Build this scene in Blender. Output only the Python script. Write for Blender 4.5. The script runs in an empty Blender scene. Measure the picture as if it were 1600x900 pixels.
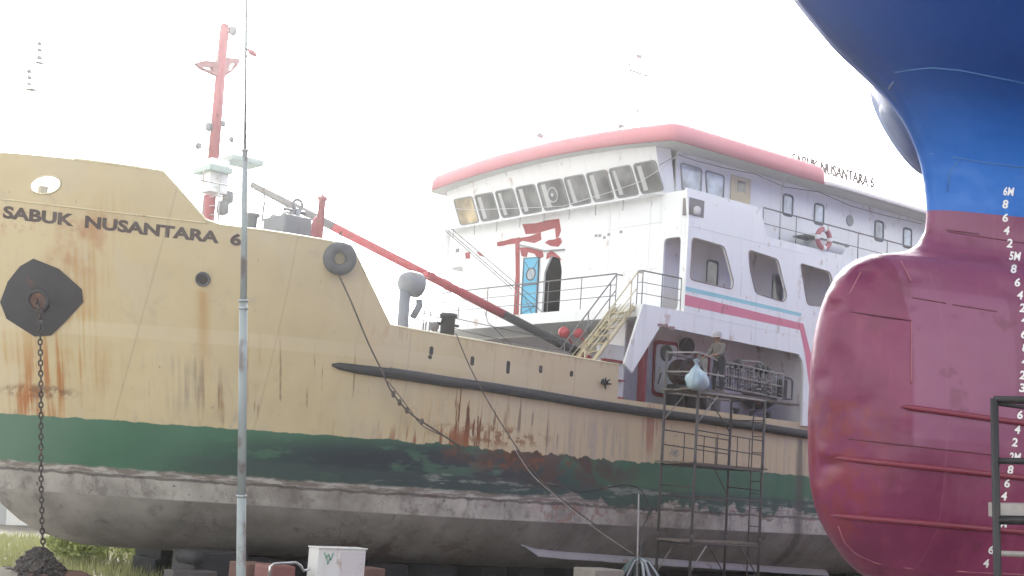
import bpy, bmesh, math, random
import numpy as np
from mathutils import Vector, Matrix, geometry
random.seed(7)
SC = bpy.context.scene
COL = SC.collection
R = math.radians

# ------------------------------------------------------------------ camera
F = 2150.0
CAM_H = 4.3
PITCH, ROLL = R(5.86), R(1.0)
fw = Vector((0, math.cos(PITCH), math.sin(PITCH)))
rt0 = Vector((1, 0, 0)); up0 = rt0.cross(fw)
rt = math.cos(ROLL) * rt0 + math.sin(ROLL) * up0
up = math.cos(ROLL) * up0 - math.sin(ROLL) * rt0
CAMP = Vector((0, 0, CAM_H))
cd = bpy.data.cameras.new('camera'); cam = bpy.data.objects.new('camera', cd); COL.objects.link(cam)
cd.sensor_width = 36; cd.lens = F / 1600 * 36; cd.clip_start = .1; cd.clip_end = 5000
m = Matrix((rt, up, -fw)).transposed().to_4x4(); m.translation = CAMP
cam.matrix_world = m
SC.camera = cam
SC.render.resolution_x = 1024; SC.render.resolution_y = 576

# ------------------------------------------------------------------ light
SUN_EL, SUN_AZ = R(27), R(-4)          # azimuth from +Y, clockwise
w = bpy.data.worlds.new('World'); SC.world = w; w.use_nodes = True
nt = w.node_tree; nt.nodes.clear()
sky = nt.nodes.new('ShaderNodeTexSky'); sky.sky_type = 'NISHITA'; sky.sun_disc = False
sky.sun_elevation = SUN_EL; sky.sun_rotation = SUN_AZ; sky.air_density = 1.6; sky.dust_density = 2.0; sky.ozone_density = 1.0
hs = nt.nodes.new('ShaderNodeHueSaturation'); hs.inputs['Saturation'].default_value = .04
bg = nt.nodes.new('ShaderNodeBackground'); bg.inputs['Strength'].default_value = .12
wo = nt.nodes.new('ShaderNodeOutputWorld')
nt.links.new(sky.outputs[0], hs.inputs['Color']); nt.links.new(hs.outputs[0], bg.inputs[0]); nt.links.new(bg.outputs[0], wo.inputs[0])
sl = bpy.data.lights.new('sun', 'SUN'); sl.energy = 1.5; sl.angle = R(10); sl.color = (1, .95, .88)
so = bpy.data.objects.new('sun', sl); COL.objects.link(so)
sd = Vector((math.sin(SUN_AZ) * math.cos(SUN_EL), math.cos(SUN_AZ) * math.cos(SUN_EL), math.sin(SUN_EL)))
so.rotation_euler = (-sd).to_track_quat('-Z', 'Y').to_euler(); so.location = sd * 200
SC.view_settings.view_transform = 'Standard'; SC.view_settings.look = 'None'
SC.view_settings.exposure = 2.08; SC.view_settings.gamma = 1; SC.view_settings.use_curve_mapping = False
SC.render.engine = 'CYCLES'
SC.cycles.use_denoising = True
SC.cycles.max_bounces = 6; SC.cycles.volume_bounces = 1; SC.cycles.transparent_max_bounces = 12

# ------------------------------------------------------------------ ship frames
def frame(X, Y, O):
    X = Vector(X).normalized(); Y = Vector(Y); Y = (Y - X * Y.dot(X)).normalized(); Z = X.cross(Y)
    M = Matrix((X, Y, Z)).transposed().to_4x4(); M.translation = O
    return M
MA = frame((-0.77684895, -0.62648822, 0.06338938), (0.627751076, -0.778414148, 0), Vector((1.28175124, 44.92712293, 7.76456122)))
azb, tb = R(62), R(4.3)
MBW = frame((-math.sin(azb) * math.cos(tb), -math.cos(azb) * math.cos(tb), math.sin(tb)), (math.cos(azb), -math.sin(azb), 0), Vector((4.22125222, 19.57580614, 4.55946047)))
MW = Matrix.Identity(4)
MAi, MBi = MA.inverted(), MBW.inverted()
def ray(px, py): return rt * ((px - 800) / F) - up * ((py - 450) / F) + fw
def loc_ray(Mi, px, py): return Mi @ CAMP, (Mi.to_3x3() @ ray(px, py))
def AY(px, py, y):
    o, d = loc_ray(MAi, px, py); return o + d * ((y - o.y) / d.y)
def AX(px, py, x):
    o, d = loc_ray(MAi, px, py); return o + d * ((x - o.x) / d.x)
def AZ(px, py, z):
    o, d = loc_ray(MAi, px, py); return o + d * ((z - o.z) / d.z)
def WD(px, py, depth): return CAMP + ray(px, py) * depth
def gz(x, y):
    lx = (Vector((x, y, 0)) - Vector((MA.translation.x, MA.translation.y, 0))).dot(Vector((-.7784, -.6278, 0)))
    lx = max(-45, min(20 + 4 * math.tanh((lx - 20) / 4), lx) if lx > 20 else lx)
    return -.75 + .0635 * lx
def interp(v, tab): return float(np.interp(v, [a for a, _ in tab], [b for _, b in tab]))

# ------------------------------------------------------------------ hull forms
A_STEM = [(-7.55, 14.4), (-7.5, 15.0), (-7.38, 15.6), (-7.22, 16.15), (-6.9, 16.75), (-6.56, 17.17), (-6.0, 17.55), (-5.5, 17.78), (-4, 18.25), (-1, 19.0), (2.2, 19.9)]
A_BM = [(-7.55, 4.2), (-7.4, 4.75), (-7.1, 5.35), (-6.7, 5.75), (-6.22, 6.0), (4, 6.0)]
A_L = [(-7.55, 12), (-6.2, 11.5), (-4, 10.5), (-1, 9.0), (2.2, 7.8)]
A_N = [(-7.55, 1.8), (-4, 2.1), (2.2, 2.5)]
def a_stem(z): return interp(z, A_STEM)
def a_b(x, z):
    d = a_stem(z) - x
    if d <= 0: return 0.0
    b = interp(z, A_BM) * (1 - (1 - min(d / interp(z, A_L), 1)) ** interp(z, A_N))
    if x < -20: b *= 1 - .3 * ((-20 - x) / 14) ** 2
    return b
def AH(px, py, off=0.0):
    o, d = loc_ray(MAi, px, py); t = (7.0 - o.y) / d.y; st = .05
    for i in range(900):
        p = o + d * t
        if p.y < a_b(p.x, p.z) + off: break
        t += st
    lo, hi = t - st, t
    for i in range(14):
        mi = (lo + hi) / 2; p = o + d * mi
        if p.y < a_b(p.x, p.z) + off: hi = mi
        else: lo = mi
    return o + d * hi
def AN(p):
    e = .03
    dx = (a_b(p.x + e, p.z) - a_b(p.x - e, p.z)) / (2 * e); dz = (a_b(p.x, p.z + e) - a_b(p.x, p.z - e)) / (2 * e)
    return Vector((-dx, 1, -dz)).normalized()
BXS = [1.971, 1.775, 1.578, 1.381, 1.184, 0.987, 0.789, 0.589, 0.384, 0.174, -0.039, -0.26, -0.49, -0.721, -0.95, -1.174, -1.38, -1.569, -1.734, -1.87, -1.978, -2.061, -2.117, -2.14, -2.116, -1.998, -1.791, -1.551, -1.304, -1.058, -0.829, -0.625, -0.459, -0.34, -0.266, -0.226, -0.21, -0.207, -0.216, -0.231, -0.249, -0.267, -0.29, -0.323, -0.376, -0.465, -0.585, -0.722, -0.88, -1.055, -1.241, -1.446, -1.67, -1.912, -2.161, -2.286]
BZS = [7.266, 7.099, 6.931, 6.764, 6.596, 6.429, 6.261, 6.093, 5.934, 5.783, 5.631, 5.497, 5.379, 5.261, 5.137, 5.013, 4.852, 4.679, 4.481, 4.266, 4.027, 3.781, 3.528, 3.27, 3.011, 2.794, 2.665, 2.59, 2.536, 2.484, 2.387, 2.248, 2.064, 1.843, 1.598, 1.349, 1.091, 0.832, 0.572, 0.312, 0.053, -0.207, -0.466, -0.724, -0.979, -1.226, -1.452, -1.659, -1.849, -2.018, -2.159, -2.256, -2.341, -2.38, -2.418, -2.438]
BKEEL = -2.438
_bz = list(reversed(BZS)); _bx = list(reversed(BXS))
def b_stem(z):
    if z > 7.266: return 1.971 + (z - 7.266) * 1.0
    return float(np.interp(z, _bz, _bx))
B_W = [(0, .5), (.4, .85), (1, 1.05), (2.5, 1.1), (3.6, .95), (4.3, .75), (4.8, .5), (5.1, .3), (5.5, .22), (6.5, .2), (9, .3), (12, .6)]
B_LN = [(0, 1.2), (2.5, 1.6), (4.3, 1.6), (5.2, .5), (6, .3), (9, .4), (12, .8)]
B_E = [(0, 8), (2.5, 10), (4.5, 14), (5.5, 19), (7, 24), (9, 34), (12, 45)]
def b_b(s, z):
    if s <= 0: return 0.0
    h = z - BKEEL; Ln = interp(h, B_LN)
    r = min(s / Ln, 1)
    v = interp(h, B_W) * math.sqrt(1 - (1 - r) ** 2) + max(0, s - .3 * Ln) * math.tan(R(interp(h, B_E)))
    return 7 * math.tanh(v / 7)
def BH(px, py, off=0.0):
    o, d = loc_ray(MBi, px, py); t = 12.0; st = .04; last = t
    def inside(p): return abs(p.y) < b_b(b_stem(p.z) - p.x, p.z) + off and p.z > BKEEL - .02
    while t < 34:
        if inside(o + d * t): break
        t += st
    lo, hi = t - st, t
    for i in range(12):
        mi = (lo + hi) / 2
        if inside(o + d * mi): hi = mi
        else: lo = mi
    return o + d * hi

# ------------------------------------------------------------------ materials
class NT:
    def __init__(s, name):
        s.m = bpy.data.materials.new(name); s.m.use_nodes = True
        s.t = s.m.node_tree; s.p = s.t.nodes['Principled BSDF']
        s.co = s.t.nodes.new('ShaderNodeTexCoord').outputs['Object']
        x = s.t.nodes.new('ShaderNodeSeparateXYZ'); s.link(s.co, x.inputs[0]); s.x, s.y, s.z = x.outputs
    def link(s, a, b): s.t.links.new(a, b)
    def put(s, v, sock):
        if hasattr(v, 'node'): s.link(v, sock)
        else: sock.default_value = v
    def math(s, op, a, b=0.0, c=0.0):
        n = s.t.nodes.new('ShaderNodeMath'); n.operation = op
        for i, v in enumerate((a, b, c)): s.put(v, n.inputs[i])
        return n.outputs[0]
    def noise(s, scale=1.0, detail=5, sc=(1, 1, 1), off=0.0, rough=.55):
        mp = s.t.nodes.new('ShaderNodeMapping'); mp.inputs['Scale'].default_value = sc; mp.inputs['Location'].default_value = (off, off * .7, off * 1.3)
        s.link(s.co, mp.inputs[0])
        n = s.t.nodes.new('ShaderNodeTexNoise'); n.inputs['Scale'].default_value = scale; n.inputs['Detail'].default_value = detail; n.inputs['Roughness'].default_value = rough
        s.link(mp.outputs[0], n.inputs['Vector']); return n.outputs['Fac']
    def step(s, v, lo, hi):
        n = s.t.nodes.new('ShaderNodeMapRange'); n.interpolation_type = 'SMOOTHSTEP'
        s.put(v, n.inputs[0]); n.inputs[1].default_value = lo; n.inputs[2].default_value = hi
        return n.outputs[0]
    def blob(s, cx, cz, rx, rz):
        a = s.math('DIVIDE', s.math('SUBTRACT', s.x, cx), rx); b = s.math('DIVIDE', s.math('SUBTRACT', s.z, cz), rz)
        d = s.math('SQRT', s.math('ADD', s.math('MULTIPLY', a, a), s.math('MULTIPLY', b, b)))
        return s.step(d, 1.0, .35)
    def box(s, x0, x1, z0, z1, soft=.05):
        a = s.math('MULTIPLY', s.step(s.x, x0 - soft, x0 + soft), s.step(s.x, x1 + soft, x1 - soft))
        b = s.math('MULTIPLY', s.step(s.z, z0 - soft, z0 + soft), s.step(s.z, z1 + soft, z1 - soft))
        return s.math('MULTIPLY', a, b)
    def mul(s, *v):
        r = v[0]
        for q in v[1:]: r = s.math('MULTIPLY', r, q)
        return r
    def mx(s, *v):
        r = v[0]
        for q in v[1:]: r = s.math('MAXIMUM', r, q)
        return r
    def mix(s, f, a, b):
        n = s.t.nodes.new('ShaderNodeMix'); n.data_type = 'RGBA'
        s.put(f, n.inputs[0])
        for v, i in ((a, 6), (b, 7)):
            s.put(v if hasattr(v, 'node') else (*v, 1), n.inputs[i])
        return n.outputs[2]
    def bump(s, h, strength=.2, dist=.02):
        n = s.t.nodes.new('ShaderNodeBump'); n.inputs['Strength'].default_value = strength; n.inputs['Distance'].default_value = dist
        s.link(h, n.inputs['Height']); s.link(n.outputs[0], s.p.inputs['Normal'])
    def done(s, col, rough=.5, metal=0.0, spec=.5):
        s.put(col if hasattr(col, 'node') else (*col, 1), s.p.inputs['Base Color'])
        s.put(rough, s.p.inputs['Roughness']); s.p.inputs['Metallic'].default_value = metal
        s.p.inputs['Specular IOR Level'].default_value = spec
        return s.m
def paint(name, col, rough=.5, var=.22, rust=.0, rcol=(.20, .075, .035), scale=1.5, metal=0.0, spec=.4, streak=.25):
    n = NT(name)
    dark = tuple(c * (1 - var) for c in col)
    c = n.mix(n.noise(scale, 6), dark, tuple(min(1, k * (1 + var * .4)) for k in col))
    if streak: c = n.mix(n.mul(n.step(n.noise(1.0, 5, (5, 5, .35), 3.1), .52, .75), streak), c, tuple(k * .6 + .03 for k in col))
    if rust: c = n.mix(n.mul(n.step(n.noise(3.0, 8, (1, 1, .55), 7.7), .62 - .1 * rust, .72 - .06 * rust), min(1, .5 + rust * .4)), c, rcol)
    n.bump(n.noise(scale * 8, 4), .12)
    return n.done(c, rough, metal, spec)

M = {}
M['white'] = paint('white ship paint', (.82, .84, .84), .45, .08, .14, (.40, .27, .20), .6, streak=.3)
M['white_rail'] = paint('white rail paint', (.62, .63, .64), .5, .2, .35)
M['grey_rail'] = paint('worn grey rail', (.22, .215, .22), .5, .3, .5)
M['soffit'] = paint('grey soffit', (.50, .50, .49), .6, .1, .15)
M['roof'] = paint('glare paled red roof', (.60, .22, .25), .55, .15, .0, scale=.8, streak=.1)  # sky glare wash mixed into the faded roof red
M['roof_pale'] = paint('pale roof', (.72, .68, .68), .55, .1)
M['pink'] = paint('red stripe', (.68, .20, .29), .5, .12, .05, streak=.1)  # washed-out glare paled into the stripe red
M['cyan'] = paint('blue stripe', (.30, .62, .68), .5, .1, streak=.1)
M['red_mast'] = paint('glare paled red mast', (.46, .16, .17), .5, .2, .2)  # faded red paled further to carry the bright sky glare
M['boom_red'] = paint('boom red', (.50, .085, .095), .45, .2, .2)
M['boom_grey'] = paint('boom grey', (.33, .32, .31), .5, .2, .2)
M['black'] = paint('black paint', (.025, .026, .03), .5, .3, .25)
M['rubber'] = paint('black rubber', (.035, .036, .04), .65, .35, 0, scale=5, streak=.4)
M['tyre'] = paint('tyre rubber', (.10, .105, .11), .75, .3, 0, scale=6, streak=.3)
M['dark'] = paint('dark interior', (.05, .045, .045), .8, .3)
M['primer'] = paint('red primer', (.36, .065, .07), .6, .3, .3, (.2, .04, .04), 3)
M['blue_door'] = paint('blue door', (.10, .42, .62), .45, .15, .1)
M['frame_grey'] = paint('window frame grey', (.20, .21, .215), .5, .15, .1)
M['frame_dark'] = paint('window frame dark', (.10, .11, .125), .5, .15, .1)
M['vent'] = paint('vent grey', (.22, .235, .26), .5, .12, .1)
M['mint'] = paint('mint green', (.46, .56, .53), .5, .12, .05)
M['cream'] = paint('cream paint', (.62, .55, .36), .5, .15, .25)
M['steel'] = paint('galvanised steel', (.34, .37, .39), .45, .18, .15, metal=.3)
M['scaf'] = paint('scaffold steel', (.09, .085, .085), .55, .35, .5, (.13, .07, .05), 6)
M['scaf_pale'] = paint('scaffold pale', (.36, .34, .33), .5, .3, .3, scale=6)
M['wood'] = paint('scaffold plank', (.20, .17, .14), .8, .35, 0, scale=6)
M['chain'] = paint('chain iron', (.07, .062, .06), .6, .45, .6, (.18, .09, .06), 9, metal=.2)
M['rope'] = paint('rope', (.10, .085, .075), .8, .3)
M['wire'] = paint('wire', (.12, .12, .13), .5, .2)
M['letters'] = paint('dark letter paint', (.085, .06, .055), .6, .3, .0, scale=6)
M['mark'] = paint('white mark paint', (.8, .8, .8), .5, .12, 0, scale=8)
M['lamp'] = paint('lamp grey', (.30, .31, .31), .4, .2)
M['skin'] = paint('skin', (.30, .17, .11), .6, .1)
M['overall'] = paint('dark work trousers', (.035, .037, .042), .85, .25)
M['shirt'] = paint('grey work shirt', (.17, .155, .135), .85, .2)
M['cap'] = paint('grey cap', (.46, .45, .44), .8, .15)
M['bag'] = paint('pale blue bag', (.40, .54, .59), .35, .2, 0, scale=5, streak=.1)
M['box_white'] = paint('white locker', (.70, .71, .70), .5, .1, .1)
M['green_paint'] = paint('green scrawl', (.20, .42, .30), .6, .2)
M['mach_red'] = paint('faded red casing', (.22, .09, .085), .5, .25, .25)
M['chrome'] = paint('bright rail', (.55, .57, .58), .25, .1, .1, metal=.8)
M['block'] = paint('shade darkened timber', (.018, .020, .026), .85, .4)  # shade beneath the hull painted into the timber colour
M['brick'] = paint('reddish block', (.16, .09, .075), .85, .35, scale=4)
M['stone'] = paint('pale stone', (.34, .31, .27), .85, .3, scale=5)
M['wall'] = paint('pale shed wall', (.42, .44, .45), .7, .12, .15)
M['ring_red'] = paint('ring red', (.48, .19, .21), .5, .1)
M['rust_drum'] = paint('rusty drum', (.10, .055, .045), .7, .4, .5)
M['grey_wall'] = paint('shaded house paint', (.72, .69, .70), .55, .12, .2, (.30, .2, .18))  # passage shade greyed into the white house paint
M['deck'] = paint('deck paint', (.18, .20, .18), .7, .3, .4)
M['hose'] = paint('green grey hose', (.13, .19, .19), .5, .35, 0, scale=6)
M['anchor_plate'] = paint('dark bitumen plate', (.040, .040, .046), .55, .35, .12, (.12, .06, .04), 2.5)
M['bolster'] = paint('pale blue grey bolster', (.085, .13, .27), .4, .12, .0)
def glass(name, col, rough=.06):
    n = NT(name); c = n.mix(n.step(n.noise(1.3, 5), .3, .7), tuple(k * .5 for k in col), tuple(min(1, k * 1.5) for k in col))  # uneven reflections painted as light and dark noise in the pane
    return n.done(c, rough, 0, .8)
M['curtain'] = paint('pale curtain', (.46, .47, .46), .7, .1, streak=.1); M['glass'] = glass('grey window glass', (.14, .145, .145)); M['glass_blue'] = glass('bluish window glass', (.42, .50, .55)); M['glass_warm'] = glass('yellowish window glass', (.46, .37, .22))

def hullA_mat():
    n = NT('weathered ship hull')
    n.z = n.math('SUBTRACT', n.z, 7.55)      # the ship's own origin is at its keel
    z, x = n.z, n.x
    wob = n.math('MULTIPLY', n.math('SUBTRACT', n.noise(2.2, 7), .5), .16)
    zz = n.math('ADD', z, wob)
    big = n.noise(.35, 4); st = n.noise(1.0, 6, (3.2, 3.2, .22), 2.0); st2 = n.noise(1.0, 7, (7, 7, .4), 5.0); fine = n.noise(5, 8, off=9.0)
    c = n.mix(big, (.46, .378, .215), (.62, .53, .34))
    c = n.mix(n.mul(n.step(n.noise(.8, 5, (1, 1, .6), 14), .5, .68), .35), c, (.50, .45, .36))
    c = n.mix(n.mul(n.step(x, 9.0, 3.0), .5), c, (.62, .51, .36))
    c = n.mix(n.mul(n.step(st, .56, .74), .16), c, (.33, .27, .18))
    c = n.mix(n.mul(n.step(n.noise(1.4, 8, (1, 1, 1), 17, .68), .56, .70), .35), c, (.38, .32, .24))
    # grey grime low on the cream, near the boot top
    c = n.mix(n.mul(n.step(z, -2.6, -4.2), n.step(st2, .50, .66), n.step(n.noise(.7, 3, off=19), .42, .6), .5), c, (.33, .285, .25))
    # lighter weld band at the knuckle
    kn = n.math('ADD', z, n.math('MULTIPLY', n.math('SUBTRACT', x, 12), -.004))
    c = n.mix(n.mul(n.step(kn, -2.52, -2.46), n.step(kn, -2.14, -2.2), n.step(x, 4.5, 6.5), .6), c, (.58, .50, .34))
    # plate seams
    for xs in (15.6, 12.9, 9.6, 6.9, 4.1, 1.2, -1.6, -4.4):
        c = n.mix(n.mul(n.step(n.math('ABSOLUTE', n.math('SUBTRACT', x, xs)), .03, .012), .25), c, (.28, .23, .15))
    # rust streaks
    def rust(mask, lo, hi, amt, col=(.34, .115, .035), nz=st2):
        return n.mix(n.mul(mask, n.step(nz, lo, hi), amt), c, col)
    L = []
    def AHp(px, py): return AH(px, py)
    # runs follow the fall of the flared plating: lean the streak pattern with the flare at the bow
    pa, pb = AHp(317, 450), AHp(318, 620); lean = (pb.x - pa.x) / (pb.z - pa.z)
    cx_ = n.t.nodes.new('ShaderNodeCombineXYZ'); n.link(n.math('SUBTRACT', n.x, n.mul(n.z, n.step(n.x, 7.0, 13.0), lean)), cx_.inputs[0]); n.link(n.z, cx_.inputs[2]); co_keep = n.co; n.co = cx_.outputs[0]
    drip = n.math('ADD', n.noise(1.0, 8, (10, 10, .33), 6.0), n.math('MULTIPLY', n.math('SUBTRACT', n.noise(1.0, 3, (.9, .9, 1.1), 16), .52), .45)); drip2 = n.noise(1.0, 6, (4.5, 4.5, .5), 8.0)
    n.co = co_keep
    amber, brown, orange = (.43, .235, .07), (.13, .055, .03), (.36, .125, .035)
    a = AHp(75, 580); c = rust(n.blob(a.x, a.z, 1.5, 1.9), .40, .62, .62, amber, drip)
    a = AHp(75, 600); c = rust(n.blob(a.x, a.z, .75, 1.3), .50, .62, .7, orange, drip)
    a = AHp(62, 612); c = rust(n.blob(a.x, a.z, .85, .22), .40, .55, .75, brown, fine)
    a = AHp(60, 630); c = rust(n.blob(a.x, a.z, .55, .5), .42, .6, .7, orange, drip)
    a = AHp(120, 385); c = rust(n.blob(a.x, a.z, .75, 1.0), .40, .66, .6, (.38, .17, .085), n.noise(2.2, 8, (1, 1, .6), 12))
    a = AHp(80, 345); c = rust(n.blob(a.x, a.z, 2.2, .45), .46, .66, .45, (.40, .18, .11), fine)
    a = AHp(135, 440); c = rust(n.blob(a.x, a.z, .55, 2.6), .42, .64, .45, amber, drip)
    xk = n.x; n.x = n.math('SUBTRACT', n.x, n.math('MULTIPLY', n.math('SUBTRACT', n.z, pa.z), lean)); bx_ = n.mul(n.box(pa.x - .10, pa.x + .10, pa.z - 2.6, pa.z - .05, .10), n.step(n.z, pa.z - 2.9, pa.z - .2)); n.x = xk; c = rust(bx_, .25, .5, .6, amber, drip2)
    a = AHp(372, 590); c = rust(n.blob(a.x, a.z, .6, 1.4), .50, .62, .5, (.36, .20, .08), drip)
    a = AHp(260, 600); c = rust(n.blob(a.x, a.z, 1.6, .9), .50, .64, .4, (.30, .25, .21), drip)
    a = AHp(480, 610); c = rust(n.blob(a.x, a.z, 3.4, 1.5), .61, .68, .7, (.17, .10, .06), drip)
    a = AHp(725, 665); c = rust(n.blob(a.x, a.z, 2.4, 1.1), .46, .66, .45, (.50, .29, .10), drip)
    a = AHp(735, 655); c = rust(n.blob(a.x, a.z, 1.6, 1.35), .575, .615, 1, (.15, .055, .025), n.noise(1.0, 9, (7, 7, .5), 26, .6))
    a = AHp(770, 680); c = rust(n.blob(a.x, a.z, 2.6, .35), .48, .58, .8, (.22, .085, .035), fine)
    a = AHp(690, 690); c = rust(n.blob(a.x, a.z, 2.2, .5), .52, .58, .9, (.26, .09, .035), drip2)
    a = AHp(830, 660); c = rust(n.blob(a.x, a.z, 2.2, 1.2), .57, .64, .8, (.20, .14, .11), drip)
    a = AHp(1018, 670); c = rust(n.blob(a.x, a.z, .5, 1.0), .40, .55, .7, (.36, .14, .10), drip)
    a = AHp(930, 690); c = rust(n.blob(a.x, a.z, 2.4, .9), .52, .62, .5, (.36, .32, .29), drip2)
    c = rust(n.box(2, 12, -1.9, -1.65, .1), .5, .6, .3, (.38, .2, .08))
    # specks
    c = n.mix(n.mul(n.step(n.noise(9, 3, (1, 1, .5), 31), .72, .76), .6), c, (.17, .11, .08))
    # green boot band
    zc = n.math('ADD', zz, n.math('MULTIPLY', n.math('SUBTRACT', n.noise(3.0, 8, off=21), .5), n.math('MULTIPLY', n.blob(5.0, -4.5, 6.5, 1.6), .45)))
    g = n.step(zc, -4.40, -4.43)
    gc = n.mix(n.noise(.9, 5, off=3), (.045, .125, .076), (.075, .182, .120))
    gc = n.mix(n.mul(n.step(x, 15.5, 17.5), .5), gc, (.15, .22, .17))
    navy = n.mul(n.blob(8.6, -5.05, 6.6, .85), n.step(n.noise(.9, 8, (.8, 1, 2.4), 41), .40, .47))
    gc = n.mix(n.mul(n.blob(8.0, -5.05, 7.5, .75), .55), gc, (.05, .085, .075))
    gc = n.mix(n.mul(navy, .9), gc, (.022, .03, .045))
    lowd = n.mul(n.step(x, 15.5, 13.0), n.step(zz, -5.05, -5.25), .75)
    gc = n.mix(lowd, gc, (.05, .075, .075))
    gc = n.mix(n.mul(n.blob(4.6, -4.75, 4.2, .75), n.step(n.noise(1.3, 8, (1, 1, 1.5), 44), .36, .56), .95), gc, (.085, .055, .05))
    gc = n.mix(n.mul(n.blob(5.9, -4.58, 3.2, .5), n.step(n.noise(2.0, 9, (1, 1, 1.2), 46, .7), .46, .56), .9), gc, n.mix(n.step(fine, .4, .6), (.09, .045, .03), (.20, .07, .035)))
    gc = n.mix(n.mul(n.step(n.noise(1.5, 9, (.5, 1, 3), 55, .65), .54, .62), n.step(x, 12, 8), n.step(zz, -4.9, -5.25), .6), gc, (.30, .33, .30))
    c = n.mix(g, c, gc)
    # peeling strip and waterline
    wl = n.math('ADD', zz, n.math('MULTIPLY', n.math('SUBTRACT', n.noise(1.2, 9, (1, 1, .8), 61), .5), n.math('ADD', .12, n.math('MULTIPLY', n.step(x, 7, 1), 1.6))))
    c = n.mix(n.step(wl, -5.50, -5.58), c, n.mix(n.step(n.noise(2.6, 9, (.5, 1, 4), 71, .65), .46, .60), (.20, .175, .155), (.43, .41, .38)))
    # bottom grey
    gb = n.mix(n.step(n.noise(.8, 9, off=81, rough=.65), .3, .7), (.25, .235, .215), (.47, .45, .415))
    gb = n.mix(n.mul(n.step(n.noise(1.2, 8, (2.2, 2.2, 1.1), 91, .65), .50, .64), .5), gb, (.12, .105, .10))
    gb = n.mix(n.mul(n.step(n.noise(2.5, 9, (1, 1, 1), 95, .7), .55, .68), .6), gb, (.13, .12, .11))
    gb = n.mix(n.mul(n.step(n.math('ABSOLUTE', n.math('SUBTRACT', n.noise(1.1, 3, (1.5, 1.5, .5), 97), .5)), .010, .003), n.step(n.noise(.5, 2, off=98), .5, .6), .4), gb, (.10, .08, .075))
    gb = n.mix(n.mul(n.step(n.noise(6, 4, off=101), .66, .72), .8), gb, (.06, .055, .055))
    gb = n.mix(n.mul(n.step(n.noise(3, 8, off=111), .58, .66), n.step(x, 9, 2), n.step(z, -6.2, -6.0), .8), gb, (.42, .40, .38))
    gb = n.mix(n.mul(n.blob(3.6, -5.95, 2.2, .6), n.step(fine, .45, .6), .7), gb, (.27, .14, .11))
    gb = n.mix(n.mul(n.step(n.noise(1.2, 6, (1, 1, 6), 121), .60, .66), n.step(z, -6.0, -5.8), n.step(x, 10, 8), .7), gb, (.24, .10, .10))
    # lower strake in darker grey, shade of its inward slope painted in
    lowp = n.step(z, -6.19, -6.23)
    gb2 = n.mix(n.step(n.noise(.7, 9, off=131, rough=.65), .3, .7), (.22, .206, .186), (.38, .36, .328))
    gb2 = n.mix(n.mul(n.step(n.noise(2.2, 9, (1, 1, 1), 135, .7), .54, .68), .5), gb2, (.08, .075, .07))
    gb2 = n.mix(n.mul(n.step(n.math('ABSOLUTE', n.math('SUBTRACT', n.noise(.8, 3, off=137), .5)), .010, .003), n.step(n.noise(.4, 2, off=138), .52, .6), .35), gb2, (.07, .06, .06))
    gb2 = n.mix(n.mul(n.step(x, 17, 13), .3), gb2, (.06, .06, .062))
    gb2 = n.mix(n.mul(n.blob(8.5, -7.2, 3.5, .7), n.step(n.noise(1.1, 5, off=141), .5, .58), .6), gb2, (.10, .055, .06))
    gb2 = n.mix(n.mul(n.step(n.noise(5, 5, off=151), .66, .72), .6), gb2, (.22, .2, .19))
    gb = n.mix(lowp, gb, gb2)
    c = n.mix(n.step(wl, -5.66, -5.69), c, gb)
    # line at the waterline bar
    c = n.mix(n.mul(n.step(n.math('ABSOLUTE', n.math('ADD', zz, 5.72)), .05, .02), .7), c, (.06, .05, .05))
    # dark discharge streak near the aft opening
    c = n.mix(n.mul(n.box(-5.75, -5.35, -7.3, -3.25, .12), n.step(st2, .3, .5), .75), c, (.085, .08, .08))
    pl = n.noise(.55, 2, (1, 1, 1.3), 171)
    ribs = n.math('MULTIPLY', n.math('SINE', n.math('MULTIPLY', x, 10.5)), n.math('MULTIPLY', n.noise(.6, 2, off=181), .22))
    n.bump(n.math('ADD', ribs, n.math('ADD', n.math('MULTIPLY', pl, 2.6), n.math('MULTIPLY', fine, .16))), .5, .06)
    return n.done(c, n.math('ADD', .5, n.math('MULTIPLY', fine, .25)), 0, .35)
M['hullA'] = hullA_mat()
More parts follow.
